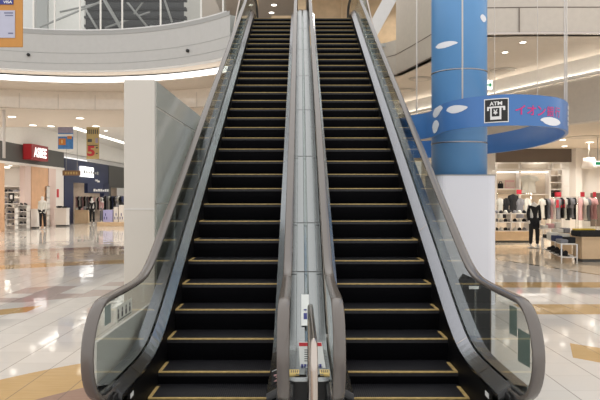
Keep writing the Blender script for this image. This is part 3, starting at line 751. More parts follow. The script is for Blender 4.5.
m = MB(); px, py = 585, 137; z = 3.66; d = (z-EYE)*F/(YH-py); x = XZ(px, d); m.tube([(x, d, z-.02), (x, d, z)], [.55, .58], 32); tag(m.build('ceiling_ring', M['tan']), 'large round ceiling panel above the right shop', 'ceiling panel')

for (x, px) in ((3, 28), (2, 55)):
    pass
def sprink(px, py, i):
    # small dark spot fittings on the left balcony face
    a = min(((abs(300+F*(cc[0]+R0*math.cos(math.radians(a/4)))/(cc[1]+R0*math.sin(math.radians(a/4)))-px), a/4) for a in range(170, 740)))[1]
    x, y = arc(R0, a, a+.1, 1)[0]; z = HZ(py, y); m = MB(); m.ell((x, y-.04, z), (.05, .06, .05)); o = m.build('camera_fitting', M['black'])
    tag(o, ['small black camera on the left balcony face by the orange sign', 'small black camera on the left balcony face nearer the escalator'][i], 'camera')
sprink(28.5, 55, 0); sprink(188, 51, 1)

# ------------------------------------------------------------------ hanging signs
d = 10.0
sg = thing('hanging_sign', 'orange framed card sign hanging at the top left', 'sign', (XZ(-10, d), d, HZ(47, d)))
xa, xb, za, zb = XZ(-45, d), XZ(22.5, d), HZ(47, d), HZ(-60, d)
MB().box(xa, xb, d, d+.03, za, zb).build('sign_box', M['orange'], sg, bevel=.01)
o = MB().box(xa+.1, XZ(15.2, d), d-.012, d, HZ(38, d), HZ(10.5, d)).build('info_panel', M['lilac'], sg, bevel=.004)
m = MB()
for (x0_, x1_, yy, hh_) in ((4.5, 13.5, 13.2, 1.2), (5.5, 13.5, 15.8, 1), (8.5, 13.5, 33.5, 1.4), (-30, -5, 20, 1.5), (-30, -5, 26, 1.5)):
    MB().box(XZ(x0_, d), XZ(x1_, d), d-.014, d-.013, HZ(yy+hh_/2, d), HZ(yy-hh_/2, d)).build('text_line', M['faded'], sg)
MB().box(XZ(-12, d), XZ(13.5, d), d-.012, d, HZ(4.6, d), HZ(-6, d)).build('card_logo', M['indigo'], sg)
m = MB(); put_text(m, 'VISA', XZ(12.5, d)-XZ(3.5, d), .045, (XZ(8, d), d-.0135, HZ(2.2, d)), (1, 0, 0), (0, 0, 1), .03); m.build('lettering', M['paper'], sg)
m = MB(); m.tube([(XZ(0, d), d+.015, zb), (XZ(0, d), d+.015, 8.5)], .012, 8); m.build('hanger', M['chrome'], sg)

d = 26.5
b1 = thing('banner', 'blue and orange hanging banner above the left shops', 'banner', (XZ(65.5, d), d, HZ(149, d)))
xa, xb = XZ(58, d), XZ(73, d)
MB().box(xa, xb, d, d+.03, HZ(149, d), HZ(112, d)).build('cloth', M['cyan'], b1)
MB().box(xa, xb, d-.006, d, HZ(133, d), HZ(112, d)).build('top_field', M['ban_l'], b1); MB().box(xa+.03, xa+.34, d-.01, d-.004, HZ(145, d), HZ(138.5, d)).build('orange_field', M['ban_o'], b1); MB().box(xb-.25, xb-.05, d-.01, d-.004, HZ(139, d), HZ(136, d)).build('orange_field', M['ban_o'], b1); MB().box(xa, xb, d-.008, d-.004, HZ(136.5, d), HZ(134, d)).build('pale_stripe', M['paper'], b1); m = MB()
m.box(xa+.15, xa+.21, d-.014, d-.011, HZ(143.5, d), HZ(140, d))
m.build('figure_mark', M['yel2'], b1)
m = MB(); m.tube([((xa+xb)/2, d+.015, HZ(112, d)), ((xa+xb)/2, d+.015, 5.4)], .012, 6); m.build('hanger', M['chrome'], b1)
b2 = thing('banner', 'khaki hanging banner with a big red 5 above the left shops', 'banner', (XZ(92.5, d), d, HZ(159, d)))
xa, xb = XZ(86.5, d), XZ(99, d)
MB().box(xa, xb, d, d+.03, HZ(159, d), HZ(112, d)).build('cloth', M['ban_y'], b2)
m = MB(); m.mi = 0; put_text(m, '5', .34, .46, (xa+.2, d-.008, HZ(151, d)), (1, 0, 0), (0, 0, 1), .04); m.build('numeral', M['red'], b2); m = MB()
m.box(xa+.05, xa+.24, d-.006, d-.001, HZ(142, d), HZ(139, d)); MB().box(xb-.16, xb-.04, d-.006, d-.001, HZ(143, d), HZ(138, d)).build('pale_field', M['ban_l'], b2)
for k in range(6): m.box(xa+.04+k*.085, xa+.085+k*.085, d-.006, d-.001, HZ(134, d), HZ(129.5, d)); 
m.box(xa+.05, xb-.05, d-.006, d-.001, HZ(145.8, d), HZ(145, d)); m.box(xb-.14, xb-.05, d-.006, d-.001, HZ(148.5, d), HZ(147, d)); m.box(xb-.14, xb-.05, d-.006, d-.001, HZ(154, d), HZ(153, d))
m.build('text_line', M['dgrey'], b2)
m = MB(); m.tube([((xa+xb)/2, d+.015, HZ(112, d)), ((xa+xb)/2, d+.015, 5.4)], .012, 6); m.build('hanger', M['chrome'], b2)

# ------------------------------------------------------------------ left shops (front plane x = XL, facing +x)
XL = -14.1
def zl(px): return XL*F/(px-300)
def seg(mb, pa, pb, z0, z1, t=.3, out=0): mb.box(XL-t, XL+out, zl(pa), zl(pb), z0, z1); return mb
struct('wall_left_fascia', seg(MB(), -40, 64, 3.35, 4.30), M['dgrey'])
struct('wall_left_above', MB().box(XL-.3, XL+.02, 20, 60, 4.30, 5.4), M['ceil_w'])
struct('trim_9', seg(MB(), -40, 64, 3.25, 3.37, .3, .03), M['shopw'])
m = seg(MB(), -40, 4.6, 0, 3.25, .35, .0); seg(m, 31.5, 48, 0, 3.25, .5, 0); struct('wall_left_peach', m, M['peach'])
m = seg(MB(), 25.5, 31.3, 0, 3.25, .3, -.02); seg(m, 48, 55, 0, 3.25, .3, .05); struct('wall_left_pale', m, mat('pale_pink_panel', (.70, .55, .50), .5))
struct('wall_left_white', seg(MB(), 55, 64, 0, 3.25, .2, -.02), M['shopw'])
# shop interiors
struct('wall_shoe_shop_back', MB().box(-21, XL-4.6, 26, 40, 0, 3.4), M['shopw'])
struct('wall_shoe_shop_end', MB().box(-21, XL-.3, 34.2, 34.4, 0, 3.3), M['shopw'])
struct('ceiling_shoe_shop', MB().box(-21, XL-.3, 24, 36, 3.3, 3.35), M['ceil_w'])
struct('trim_10', MB().box(-16.6, -16.2, 26, 33.5, 3.26, 3.295), M['glow2'])  # glowing strip added to brighten the shoe shop
# red sign
rg = thing('shop_sign', 'red box sign with white ASBEE lettering over the shoe shop', 'sign', (XL, 31.4, 3.5))
ya, yb = 30.5, 32.5; za, zb = 3.56, 4.36; Xo = XL+.46
MB().box(XL, Xo, ya, yb, za, zb).build('sign_box', M['darkred'], rg, bevel=.01)
MB().box(XL+.05, Xo-.03, ya-.012, ya, za+.03, zb-.03).build('end_face', M['red'], rg)
m = MB(); put_text(m, 'ASBEE', (yb-ya)*.76, .52, (Xo+.012, (ya+yb)/2, (za+zb)/2), (0, 1, 0), (0, 0, 1), .03); m.build('lettering', M['lit'], rg)
# white pole at far left
tag(MB().tube([(XZ(4, 20), 20, 4.55), (XZ(4, 20), 20, 2.95)], .05, 10).build('hanging_pole', M['shopw']), 'white hanging pole before the dark shop fascia at far left', 'pole')
# navy shop
struct('wall_navy_front', seg(seg(seg(MB(), 64.5, 73.5, 0, 3.98), 73.5, 108.5, 2.55, 3.98), 104, 109, 0, 2.6), M['navy'])
m = MB(); Yq0, Yq1 = zl(97), zl(108); m.box(XL-.25, XL-.02, zl(88), Yq1, 1.9, 2.56); struct('wall_navy_inner', m, M['navy'])
struct('wall_grey_front', seg(seg(MB(), 109, 128, 2.35, 3.98), 109, 111, 0, 2.4), M['dgrey'])
struct('wall_navy_back', MB().box(-20, -19.8, 34.4, 56, 0, 4), M['tan'])
struct('wall_navy_end', MB().box(-20, XL-.3, 47, 47.2, 0, 4), mat('shop_inner_mauve', (.40, .33, .28), .6, var=.3, vscale=1.5))
struct('ceiling_navy', MB().box(-20, XL-.3, 34.4, 56, 3.6, 3.65), M['ceil'])
struct('trim_11', MB().box(-17.5, -17.1, 36, 47, 3.56, 3.595), M['glow2'])  # added glow strip that lights the navy shop interior
w1 = thing('shop_sign', 'white lit sign with grey lettering on the navy shopfront', 'sign', (XL, 38, 3))
MB().box(XL, XL+.12, zl(79.5), zl(92), 2.95, 3.62).build('panel', M['lit'], w1)
for k in range(7): MB().box(XL+.12, XL+.125, zl(82)+k*.42, zl(82)+k*.42+.26, 3.17+.02*(k % 2), 3.38-.03*(k % 3)).build('letter', M['grey'], w1)
w2 = thing('shop_lettering', 'white lettering low on the navy front beside the opening', 'sign', (XL, 42, 2.1))
for k in range(7): MB().box(XL-.01, XL+.02, zl(93.5)+k*.47, zl(93.5)+k*.47+.33, 2.02, 2.2-.05*(k % 3 == 1)).build('letter', M['paper'], w2)
for k, (px, zz) in enumerate(((95, 2.72), (97, 2.66))): MB().box(XL+.0, XL+.04, zl(px), zl(px)+.45, zz, zz+.12).build('logo_stroke', M['paper'], w2)
d = 34.0
hb = thing('hanging_board', 'brown hanging board beneath the end of the shoe shop fascia', 'sign', (XZ(71, d), d, HZ(175.5, d)))
MB().box(XZ(62.5, d), XZ(80, d), d, d+.08, HZ(175.5, d), HZ(170.5, d)).build('board', mat('brown_board', (.22, .13, .07), .5), hb)
m = MB()
for k in range(5): m.box(XZ(65+k*2.7, d), XZ(66.6+k*2.7, d), d-.01, d, HZ(174.3, d), HZ(171.8, d))
m.build('print', M['ban_y'], hb)
m = MB(); m.tube([(XZ(66, d), d+.04, HZ(170.5, d)), (XZ(66, d), d+.04, 5.4)], .012, 6); m.tube([(XZ(77, d), d+.04, HZ(170.5, d)), (XZ(77, d), d+.04, 5.4)], .012, 6); m.build('hanger', M['grey'], hb)

# goods --------------------------------------------------
def shoe_proto():
    m = MB(); m.ell((0, 0, .05), (.15, .055, .05), 10, 6); m.ell((-.07, 0, .085), (.07, .045, .06), 8, 6); m.box(-.15, .15, -.05, .05, 0, .02); return m
shoe_meshes = []
for mm in ('cloth_b', 'cloth_w', 'cloth_g', 'cloth_n', 'cloth_r', 'cloth_p'):
    o = shoe_proto().build('shoe', M[mm]); shoe_meshes.append((o.data, mm)); bpy.data.objects.remove(o)
CN = {'cloth_b': 'black', 'cloth_w': 'white', 'cloth_g': 'grey', 'cloth_n': 'navy', 'cloth_r': 'red', 'cloth_p': 'pink', 'cloth_y': 'yellow'}
def shelf_unit(x, y, w, dep, h, levels, label, mm='shopw', cat='shelf', back=True, rot=0):
    t = thing('display_shelf', label, cat, (x, y, 0))
    t.rotation_euler = (0, 0, 0)
    for s in (0, 1): MB().box(x+s*(w-.03), x+s*(w-.03)+.03, y, y+dep, 0, h).build('side_panel', M[mm], t)
    for k in range(levels+1): MB().box(x, x+w, y, y+dep, max(.06, k*h/levels)-.03, max(.06, k*h/levels)).build('shelf_board', M[mm], t)
    if back: MB().box(x, x+w, y+dep-.02, y+dep, 0, h).build('back_panel', M[mm], t)
    return t
# shoe wall seen through the first opening
x0s, y0s = XL-2.5, 33.2
shelf_unit(x0s, y0s, 2.6, .4, 2.25, 7, 'white wall shelf of shoes inside the shoe shop')
for r_ in range(1, 7):
    for k in range(8):
        me, nm = random.choice(shoe_meshes[:4]+shoe_meshes[:1]); o = bpy.data.objects.new('shoe', me); C.objects.link(o)
        o.location = (x0s+.2+k*.31, y0s+.15, r_*2.25/7+.002); o.rotation_euler = (0, 0, random.choice((0, PI)))
        tag(o, CN[nm]+' shoe on the white wall shelf inside the shoe shop', 'shoe', CN[nm]+' shoes on the shoe shop wall shelf')
# display stand near the opening
for i, (px, yy, lab) in enumerate(((5.5, 28.95, 'white shoe display stand at the first opening of the shoe shop'), (17.5, 29.8, 'white shoe display stand with rows of dark shoes beside the peach panel'))):
    d = yy; w = 9.5*d/F; x = XZ(px, d)
    shelf_unit(x, d, w, .35, HZ(205 if i else 207, d), 4, lab)
    hT = HZ(205 if i else 207, d)
    for k in range(1, 5):
        for j in range(2):
            me, nm = shoe_meshes[0 if i else (k+j) % 4]; o = bpy.data.objects.new('shoe', me); C.objects.link(o); o.location = (x+.15+j*.2, d+.13, k*hT/4+.002); o.scale = (.6, .8, .8)
            tag(o, CN[nm]+' shoe on the '+('stand beside the peach panel' if i else 'stand at the first opening'), 'shoe', CN[nm]+(' shoes on the stand beside the peach panel' if i else ' shoes on the stand at the first opening'))
MB_poster = thing('poster', 'white framed poster with a dark square in the shoe shop', 'poster', (XZ(11, 29.4), 29.4, 1.6)); d = 29.4
MB().box(XZ(8.5, d), XZ(14, d), d, d+.03, HZ(201, d), HZ(193, d)).build('frame', M['ink'], MB_poster); MB().box(XZ(10, d), XZ(12.5, d), d-.01, d, HZ(199, d), HZ(195, d)).build('print', M['paper'], MB_poster)
# counters
def counter(x0, x1, y0, y1, h, label, mm='shopw', kick=True, name='counter'):
    t = thing(name, label, 'counter', ((x0+x1)/2, y0, 0))
    MB().box(x0+.02, x1-.02, y0+.03, y1-.02, .08 if kick else 0, h-.04).build('body', M[mm], t, bevel=.005)
    MB().box(x0, x1, y0, y1, h-.04, h).build('top', M['shopw'] if mm == 'shopw' else M[mm], t)
    if kick: MB().box(x0+.06, x1-.06, y0+.08, y1-.06, 0, .08).build('plinth', M['dgrey'], t)
    return t
d = 31.3; counter(XZ(30, d), XZ(37, d), d, d+.5, HZ(209, d), 'white counter standing before the peach wood panel')
d = 33.5; counter(XZ(54, d), XZ(66.5, d), d, d+.5, HZ(208, d), 'white counter with dark goods at the end of the shoe shop')
m = MB(); m.ell((XZ(58, d), d+.2, HZ(208, d)+.06), (.2, .12, .06)); m.ell((XZ(63, d), d+.2, HZ(208, d)+.04), (.15, .12, .05)); tag(m.build('bag', M['cloth_b']), 'dark goods lying on the counter at the shoe shop end', 'bag')
tag(MB().box(XL-.03, XL, zl(57), zl(59), 1.62, 2.1).build('poster', M['red']), 'small red poster on the white wall of the shoe shop', 'poster')

# mannequins ----------------------------------------------
def figure(verts, edges, radii, name, m, parent, root=0):
    me = bpy.data.meshes.new(name); me.from_pydata(verts, edges, []); o = bpy.data.objects.new(name, me); C.objects.link(o)
    sk = o.modifiers.new('s', 'SKIN'); 
    for i, r in enumerate(radii): me.skin_vertices[0].data[i].radius = (r, r) if not isinstance(r, tuple) else r
    me.skin_vertices[0].data[root].use_root = True; o.modifiers.new('u', 'SUBSURF').levels = 1
    bpy.context.view_layer.update(); e = bpy.data.meshes.new_from_object(o.evaluated_get(bpy.context.evaluated_depsgraph_get()))
    bpy.data.objects.remove(o); e.materials.clear(); e.materials.append(m)
    for p in e.polygons: p.use_smooth = True
    q = bpy.data.objects.new(name, e); C.objects.link(q); q.parent = parent; return q
def mannequin(x, y, h, label, top, legs, coat=False, head=True, rot=0, z0=.02):
    t = thing('mannequin', label, 'mannequin', (x, y, z0)); t.rotation_euler = (0, 0, rot); s = h/1.75
    V = [(0, 0, .98), (0, 0, 1.2), (0, 0, 1.42), (0, 0, 1.52), (0, -.01, 1.60), (0, -.02, 1.72),
         (.15, 0, 1.41), (.20, .02, 1.14), (.18, -.08, .90), (.17, -.10, .80), (-.15, 0, 1.41), (-.20, .02, 1.14), (-.19, -.05, .90), (-.18, -.07, .80),
         (.09, 0, .92), (.11, -.02, .50), (.12, .02, .09), (.12, -.12, .03), (-.09, 0, .92), (-.10, .0, .50), (-.11, .03, .09), (-.12, -.10, .03)]
    E = [(0, 1), (1, 2), (2, 3), (3, 4), (4, 5), (2, 6), (6, 7), (7, 8), (8, 9), (2, 10), (10, 11), (11, 12), (12, 13), (0, 14), (14, 15), (15, 16), (16, 17), (0, 18), (18, 19), (19, 20), (20, 21)]
    Rr = [.13, .12, .12, .05, .085, .085, .06, .045, .035, .03, .06, .045, .035, .03, .09, .06, .042, .035, .09, .06, .042, .035]
    if not head: Rr[4] = .04; V[4] = (0, 0, 1.54); V[5] = (0, 0, 1.56); Rr[5] = .04
    figure([tuple(c*s for c in v) for v in V], E, [r*s for r in Rr], 'body', M['skin'], t)
    # clothes follow the body
    if legs:
        VL = [V[0], V[14], V[15], V[16], V[18], V[19], V[20]]
        figure([tuple(c*s for c in v) for v in VL], [(0, 1), (1, 2), (2, 3), (0, 4), (4, 5), (5, 6)], [r*s for r in (.145, .105, .078, .062, .105, .078, .062)], 'trousers', legs, t)
    VT = [V[0], V[1], V[2], V[6], V[7], V[8], V[10], V[11], V[12]] if True else None
    VT = [(0, 0, .60 if coat else .95)]+[V[0]]+VT[1:]
    figure([tuple(c*s for c in v) for v in VT], [(0, 1), (1, 2), (2, 3), (3, 4), (4, 5), (5, 6), (3, 7), (7, 8), (8, 9)], [r*s for r in ((.15 if coat else .13), .135, .13, .13, .078, .062, .052, .078, .062, .052)], 'coat' if coat else 'top', top, t, 1)
    m = MB(); m.tube([(0, 0, -.02), (0, 0, 0)], [.2, .2], 20); m.build('base', M['grey'], t).matrix_parent_inverse = Matrix()
    return t
d = 30.6; mannequin(XZ(42.5, d), d, 1.70, 'mannequin in white top and dark trousers by the peach panel', M['cloth_w'], M['cloth_b'])
d = 19.5; mannequin(XZ(534, d), d, 1.66, 'headless mannequin in a long black coat in the right shop', M['cloth_b'], M['cloth_b'], True, False)
d = 36.4; mannequin(XZ(92, d), d, 1.6, 'dark dressed mannequin in the navy shop opening', M['cloth_b'], M['cloth_b'])
d = 38.4; mannequin(XZ(103, d), d, 1.6, 'mannequin in a pale pink top near the navy shop end', M['cloth_p'], M['cloth_g'])


# garments ------------------------------------------------
def garment_mesh(w, h, sl=True):
    m = MB(); n = 8; front = []; 
    prof_ = [(.0, .10), (.03, .16), (.08, .48), (.30, .62), (.36, .40), (.40, .36), (.75, .38), (1.0, .42)] if sl else [(.0, .12), (.05, .34), (.12, .38), (.5, .36), (1, .44)]
    for j, (v, hw) in enumerate(prof_):
        for k in range(9):
            u = k/4-1; fold = .015*math.sin(u*9+j); front.append((u*hw*w, -.05*(1-u*u)-.01+fold, -v*h))
    back = [(x, .05*(1-(((i % 9)/4-1))**2)+.01, z) for i, (x, y, z) in enumerate(front)]
    R_ = len(prof_); fs = []
    for j in range(R_-1):
        for k in range(8): a = j*9+k; fs.append((a, a+1, a+10, a+9))
    m.add(front, fs, True); m.add(back, [f[::-1] for f in fs], True)
    return m
G = {}
def garment(x, y, ztop, w, h, mm, label, grp=None, rot=0, sl=True):
    key = (mm, sl)
    if key not in G:
        o = garment_mesh(1, 1, sl).build('garment', M[mm]); G[key] = o.data; bpy.data.objects.remove(o)
    o = bpy.data.objects.new('garment', G[key]); C.objects.link(o); o.location = (x, y, ztop); o.scale = (w, .75, h); o.rotation_euler = (0, 0, rot)
    return tag(o, label, 'clothing', grp)
def rail_rack(x0, x1, y, h, label):
    t = thing('clothes_rack', label, 'clothes rack', ((x0+x1)/2, y, 0)); m = MB()
    m.tube([(x0, y, 0), (x0, y, h), (x1, y, h), (x1, y, 0)], .015, 8); m.build('frame', M['chrome'], t)
    MB().box(x0-.02, x0+.02, y-.25, y+.25, 0, .03).build('foot', M['chrome'], t); MB().box(x1-.02, x1+.02, y-.25, y+.25, 0, .03).build('foot', M['chrome'], t); return t
def rack_full(x0, x1, y, h, cols, where, n):
    n = max(3, min(n, int((x1-x0-.16)/.105)+1))
    rail_rack(x0, x1, y, h, 'chrome clothes rack '+where)
    for k in range(n):
        c = cols[k % len(cols)]; garment(x0+.08+(x1-x0-.16)*k/(n-1), y, h-.03, .5, .75+.1*random.random(), c, CN[c]+' garment hanging on the clothes rack '+where, CN[c]+' clothes on the rack '+where, PI/2+random.uniform(-.12, .12))
# navy shop goods
rack_full(XZ(76, 43), XZ(92, 43), 43, 1.7, ['cloth_p', 'cloth_b', 'cloth_w', 'cloth_g'], 'inside the navy shop', 14)
rack_full(XZ(94, 39.6), XZ(106, 39.6), 39.6, 1.65, ['cloth_p', 'cloth_w', 'cloth_b'], 'at the navy shop opening', 8)
d = 37.2; counter(XZ(74, d), XZ(88, d), d, d+.6, HZ(210, d), 'wooden table at the navy shop entrance', 'lwood', False, 'display_table')
for k in range(5): 
    o = MB().box(XZ(75+k*2.6, d), XZ(77+k*2.6, d), d+.1, d+.4, HZ(210, d), HZ(210, d)+.12+.1*(k % 2)).build('folded_clothes', M[['cloth_w', 'cloth_b', 'cloth_p', 'cloth_g', 'cloth_b'][k]], bevel=.02)
    tag(o, ['white', 'black', 'pink', 'grey', 'second black'][k]+' folded clothes on the wooden table in the navy shop', 'clothes')
# platform with cartons
d = 33.5
pf = tag(MB().box(XZ(97, d), XZ(126, d), d, d+1.6, 0, HZ(222.3, d)).build('display_platform', M['lwood'], bevel=.01), 'low wooden display platform left of the partition wall', 'platform')
zp = HZ(222.3, d)
for k, (pa, pb, yt, mm, lab) in enumerate(((103, 112.5, 210, 'lav', 'lavender carton on the low platform'), (113.5, 118, 207, 'shopw', 'white carton with dark marks on the low platform'), (118.7, 123.8, 205, 'shopw', 'taller white carton at the right end of the low platform'))):
    t = thing('carton', lab, 'box', (XZ((pa+pb)/2, d+.3), d+.3, zp)); MB().box(XZ(pa, d+.3), XZ(pb, d+.3), d+.3, d+.7, zp, HZ(yt, d+.3)).build('box', M[mm], t, bevel=.01)
    m = MB()
    for j in range(3): m.box(XZ(pa+1+j*1.2, d+.3), XZ(pa+1.7+j*1.2, d+.3), d+.29, d+.3, zp+.15+.2*(j % 2), zp+.3+.2*(j % 2))
    m.build('print', M['indigo'], t)
rack_full(XZ(104, 35.6), XZ(124, 35.6), 35.6, 1.72, ['cloth_b', 'cloth_g', 'cloth_w', 'cloth_b', 'cloth_n'], 'behind the low platform', 12)
for k, (px, mm) in enumerate(((114.5, 'cloth_b'), (117.5, 'cloth_g'), (121.5, 'cloth_b'))):
    t = thing('handbag', ['black handbag on top of the short white carton', 'grey handbag beside the black one on the short white carton', 'black handbag on top of the taller white carton'][k], 'bag', (XZ(px, d+.5), d+.5, HZ(207 if k < 2 else 205, d+.3)))
    zz = t.location.z; xx = t.location.x; MB().box(xx-.07, xx+.07, d+.42, d+.58, zz, zz+.16).build('body', M[mm], t, bevel=.02)
    m = MB(); m.tube([(xx+.05*math.cos(a_), d+.5, zz+.15+.11*math.sin(a_)) for a_ in [PI*i/8 for i in range(9)]], .01, 6); m.build('strap', M[mm], t)
# shelves inside the navy shop
# ------------------------------------------------------------------ right shop
struct('wall_shop_right_fascia', MB().box(XZ(497, 25), XZ(580, 25), 25, 25.2, HZ(162, 25), 3.68), M['brownf'])
struct('wall_shop_right_back', MB().box(5.5, 22, 27, 27.2, 0, 3.7), M['ceil_w'])
struct('wall_right', MB().box(15.5, 15.8, 12, 27.2, 0, 3.7), M['ceil_w'])

struct('wall_shop_right_pier', MB().box(XZ(576, 24.6), XZ(582, 24.6), 24.6, 25.2, 0, 3.68), M['shopw'])
struct('wall_shop_side', MB().box(XZ(582, 24.9), 15.5, 24.9, 25.1, HZ(192, 25), 3.68), M['shopw'])
d = 26.0
wc = thing('wall_cabinet', 'white wall cabinet with cornice panels at the back of the right shop', 'cabinet', (XZ(528, d), d, 0))
for (pa, pb) in ((496, 519.5), (520.5, 549), (552, 562)):
    MB().box(XZ(pa, d), XZ(pb, d), d, d+.06, HZ(170, d), HZ(162.5, d)).build('cornice_panel', M['shopw'], wc, bevel=.01)
    m = MB(); m.box(XZ(pa+1.5, d), XZ(pb-1.5, d), d-.01, d, HZ(168.5, d), HZ(164, d)); m.build('cornice_inset', mat('cream_inset', (.62, .56, .48), .5), wc)
for px in (495.5, 519.5, 549.5, 562): MB().box(XZ(px, d), XZ(px+1.5, d), d, d+.5, 0, HZ(170, d)).build('upright', M['shopw'], wc)
MB().box(XZ(496, d), XZ(562, d), d+.45, d+.5, 0, HZ(170, d)).build('back_panel', M['cabback'], wc)
for (pa, pb, py) in ((497, 519, 188.5), (521, 549, 194), (551, 562, 175), (551, 562, 182), (551, 562, 189), (551, 562, 197)):
    MB().box(XZ(pa, d), XZ(pb, d), d+.05, d+.45, HZ(py, d)-.04, HZ(py, d)).build('shelf_board', M['shopw'], wc)
MB().box(XZ(497, d), XZ(549, d), d+.1, d+.2, HZ(172.6, d), HZ(171.6, d)).build('light_strip', M['glow1'], wc)
garment(XZ(530.5, d), d+.2, HZ(175, d), .78, .78, 'cloth_w', 'white jacket displayed in the middle bay of the wall cabinet')
for k, (pa, pb, ya, yb, mm, lab) in enumerate(((500.5, 504.5, 188, 181, 'cloth_b', 'black boot standing on the left shelf of the wall cabinet'), (507, 516, 187.8, 180, 'cloth_p', 'pink framed print on the left shelf of the wall cabinet'), (553, 556, 196, 190, 'cloth_b', 'black bag in the narrow bay of the wall cabinet'), (556.5, 560.5, 196.5, 190, 'cloth_r', 'red bag in the narrow bay of the wall cabinet'))):
    if k == 1:
        t = thing('framed_print', lab, 'picture', (XZ(511, d), d+.2, HZ(188.5, d))); MB().box(XZ(pa, d), XZ(pb, d), d+.2, d+.24, HZ(188.5, d), HZ(yb, d)).build('frame', M[mm], t)
        m = MB()
        for j in range(4): m.box(XZ(508+j*2, d), XZ(509.2+j*2, d), d+.185, d+.2, HZ(187, d), HZ(182, d))
        m.build('print', M['tan'], t)
    else:
        m = MB(); x = XZ((pa+pb)/2, d); w = (pb-pa)*d/F; zb_ = HZ(188.5 if k == 0 else 197, d); h = (ya-yb)*d/F
        m.box(x-w/2, x+w/2, d+.15, d+.35, zb_, zb_+h*.75); m.tube([(x-w/3, d+.25, zb_+h*.7), (x-w/4, d+.25, zb_+h), (x+w/4, d+.25, zb_+h), (x+w/3, d+.25, zb_+h*.7)], .02, 6)
        tag(m.build('bag', M[mm], bevel=.02), lab, 'bag')
# door and lamp shade, exit sign
dr = thing('cabinet_door', 'pale panelled door beside the wall cabinet in the right shop', 'door', (XZ(569, 26.5), 26.5, 0)); d = 26.5
MB().box(XZ(563, d), XZ(576.5, d), d, d+.06, 0, HZ(185.5, d)).build('frame', M['shopw'], dr); MB().box(XZ(564.3, d), XZ(575.2, d), d-.015, d, 0, HZ(186.8, d)).build('leaf', M['ceil_w'], dr)
d = 22; m = MB(); x = XZ(589, d); m.tube([(x, d, HZ(168, d)), (x, d, HZ(158, d))], [.27, .20], 24); ls = thing('pendant_lamp', 'white pendant lamp shade hanging before the right shop wall', 'lamp', (x, d, HZ(168, d)))
m.build('shade', M['shopw'], ls); m = MB(); m.tube([(x, d, HZ(158, d)), (x, d, 3.66)], .01, 6); m.build('cord', M['grey'], ls)
d = 20; ex = thing('exit_sign', 'green exit sign at the right edge of the right shop', 'sign', (XZ(598, d), d, HZ(166, d)))
MB().box(XZ(594.5, d), XZ(603, d), d, d+.06, HZ(166, d), HZ(161, d)).build('box', M['lit'], ex); MB().box(XZ(595.5, d), XZ(602, d), d-.01, d, HZ(165, d), HZ(162, d)).build('pictogram', M['green'], ex)
m = MB(); m.tube([(XZ(598, d), d+.03, HZ(161, d)), (XZ(598, d), d+.03, 3.66)], .012, 6); m.build('hanger', M['grey'], ex)
d = 17.5; ex = thing('exit_sign', 'small green and white exit sign beside the blue column', 'sign', (XZ(489.5, d), d, HZ(89.5, d)))
MB().box(XZ(486.5, d), XZ(492.5, d), d, d+.06, HZ(89.5, d), HZ(80, d)).build('box', M['lit'], ex)
m = MB(); x = XZ(489.3, d); z = HZ(85, d); m.box(x-.06, x+.03, d-.012, d-.002, z-.02, z+.02); m.build('arrow_shaft', M['green'], ex)
m = MB(); m.add([(x+.0, d-.012, z-.09), (x+.08, d-.012, z), (x+.0, d-.012, z+.09)], [(0, 1, 2)]); m.build('arrow_head', M['green'], ex)
m = MB(); m.tube([(x, d+.03, HZ(80, d)), (x, d+.03, 5.42)], .02, 6); m.build('hanger', M['ceil'], ex)

# tiered display with caps and bags
d = 21.6
lb = counter(XZ(494, d), XZ(531.5, d), d, d+.8, HZ(231.5, d), 'light wood plinth under the tiered goods in the right shop', 'lwood', True, 'display_plinth')
zt = HZ(231.5, d); ts = thing('tiered_shelf', 'white tiered shelf of caps and bags on the light wood plinth', 'shelf', (XZ(512, d), d+.1, zt))
lev = [zt+.02, HZ(222, d), HZ(213.5, d)]
for h in lev: MB().box(XZ(496, d), XZ(530.5, d), d+.12, d+.6, h-.03 if h > zt+.05 else zt, h).build('shelf_board', M['shopw'], ts)
for px in (496, 512, 530): MB().box(XZ(px, d), XZ(px, d)+.03, d+.12, d+.6, zt, lev[2]+.05).build('upright', M['shopw'], ts)
capn = 0
for li, h in enumerate(lev):
    for k in range(7):
        x = XZ(499+k*4.7, d); mm = ['cloth_b', 'cloth_w', 'cloth_b', 'cloth_g', 'cloth_w', 'cloth_b', 'cloth_g'][(k+li*3) % 7]
        m = MB(); m.ell((x, d+.3, h+.045), (.075, .08, .07), 10, 6); m.ell((x, d+.2, h+.02), (.06, .09, .012), 10, 4)
        tag(m.build('cap', M[mm]), CN[mm]+' cap on the '+['lowest', 'middle', 'top'][li]+' tier of the white tiered shelf', 'cap', CN[mm]+' caps on the '+['lowest', 'middle', 'top'][li]+' tier')
for k, (px, mm, s_) in enumerate(((500, 'cloth_w', .22), (506, 'cloth_b', .26), (513, 'cloth_b', .32), (520, 'cloth_g', .30), (527, 'cloth_w', .24))):
    dd = d+.75; garment(XZ(px, dd), dd, HZ(198 if k != 2 else 194, dd), s_*1.15, .75, mm, ['white shirt at the left end above the tiered shelf', 'black shirt beside the left white one above the tiered shelf', 'black patterned shirt hanging highest above the tiered shelf', 'grey shirt hanging above the tiered shelf', 'white shirt at the right end above the tiered shelf'][k])
rail_rack(XZ(497, d+.75), XZ(531, d+.75), d+.75, HZ(193.5, d+.75), 'chrome clothes rack behind the tiered shelf')
tag(MB().box(XZ(520, 22), XZ(525, 22), 22.34, 22.36, HZ(193.5, 22.35)-.02, HZ(193.5, 22.35)+.14).build('price_card', M['cloth_r']), 'red price card above the tiered shelf', 'card')

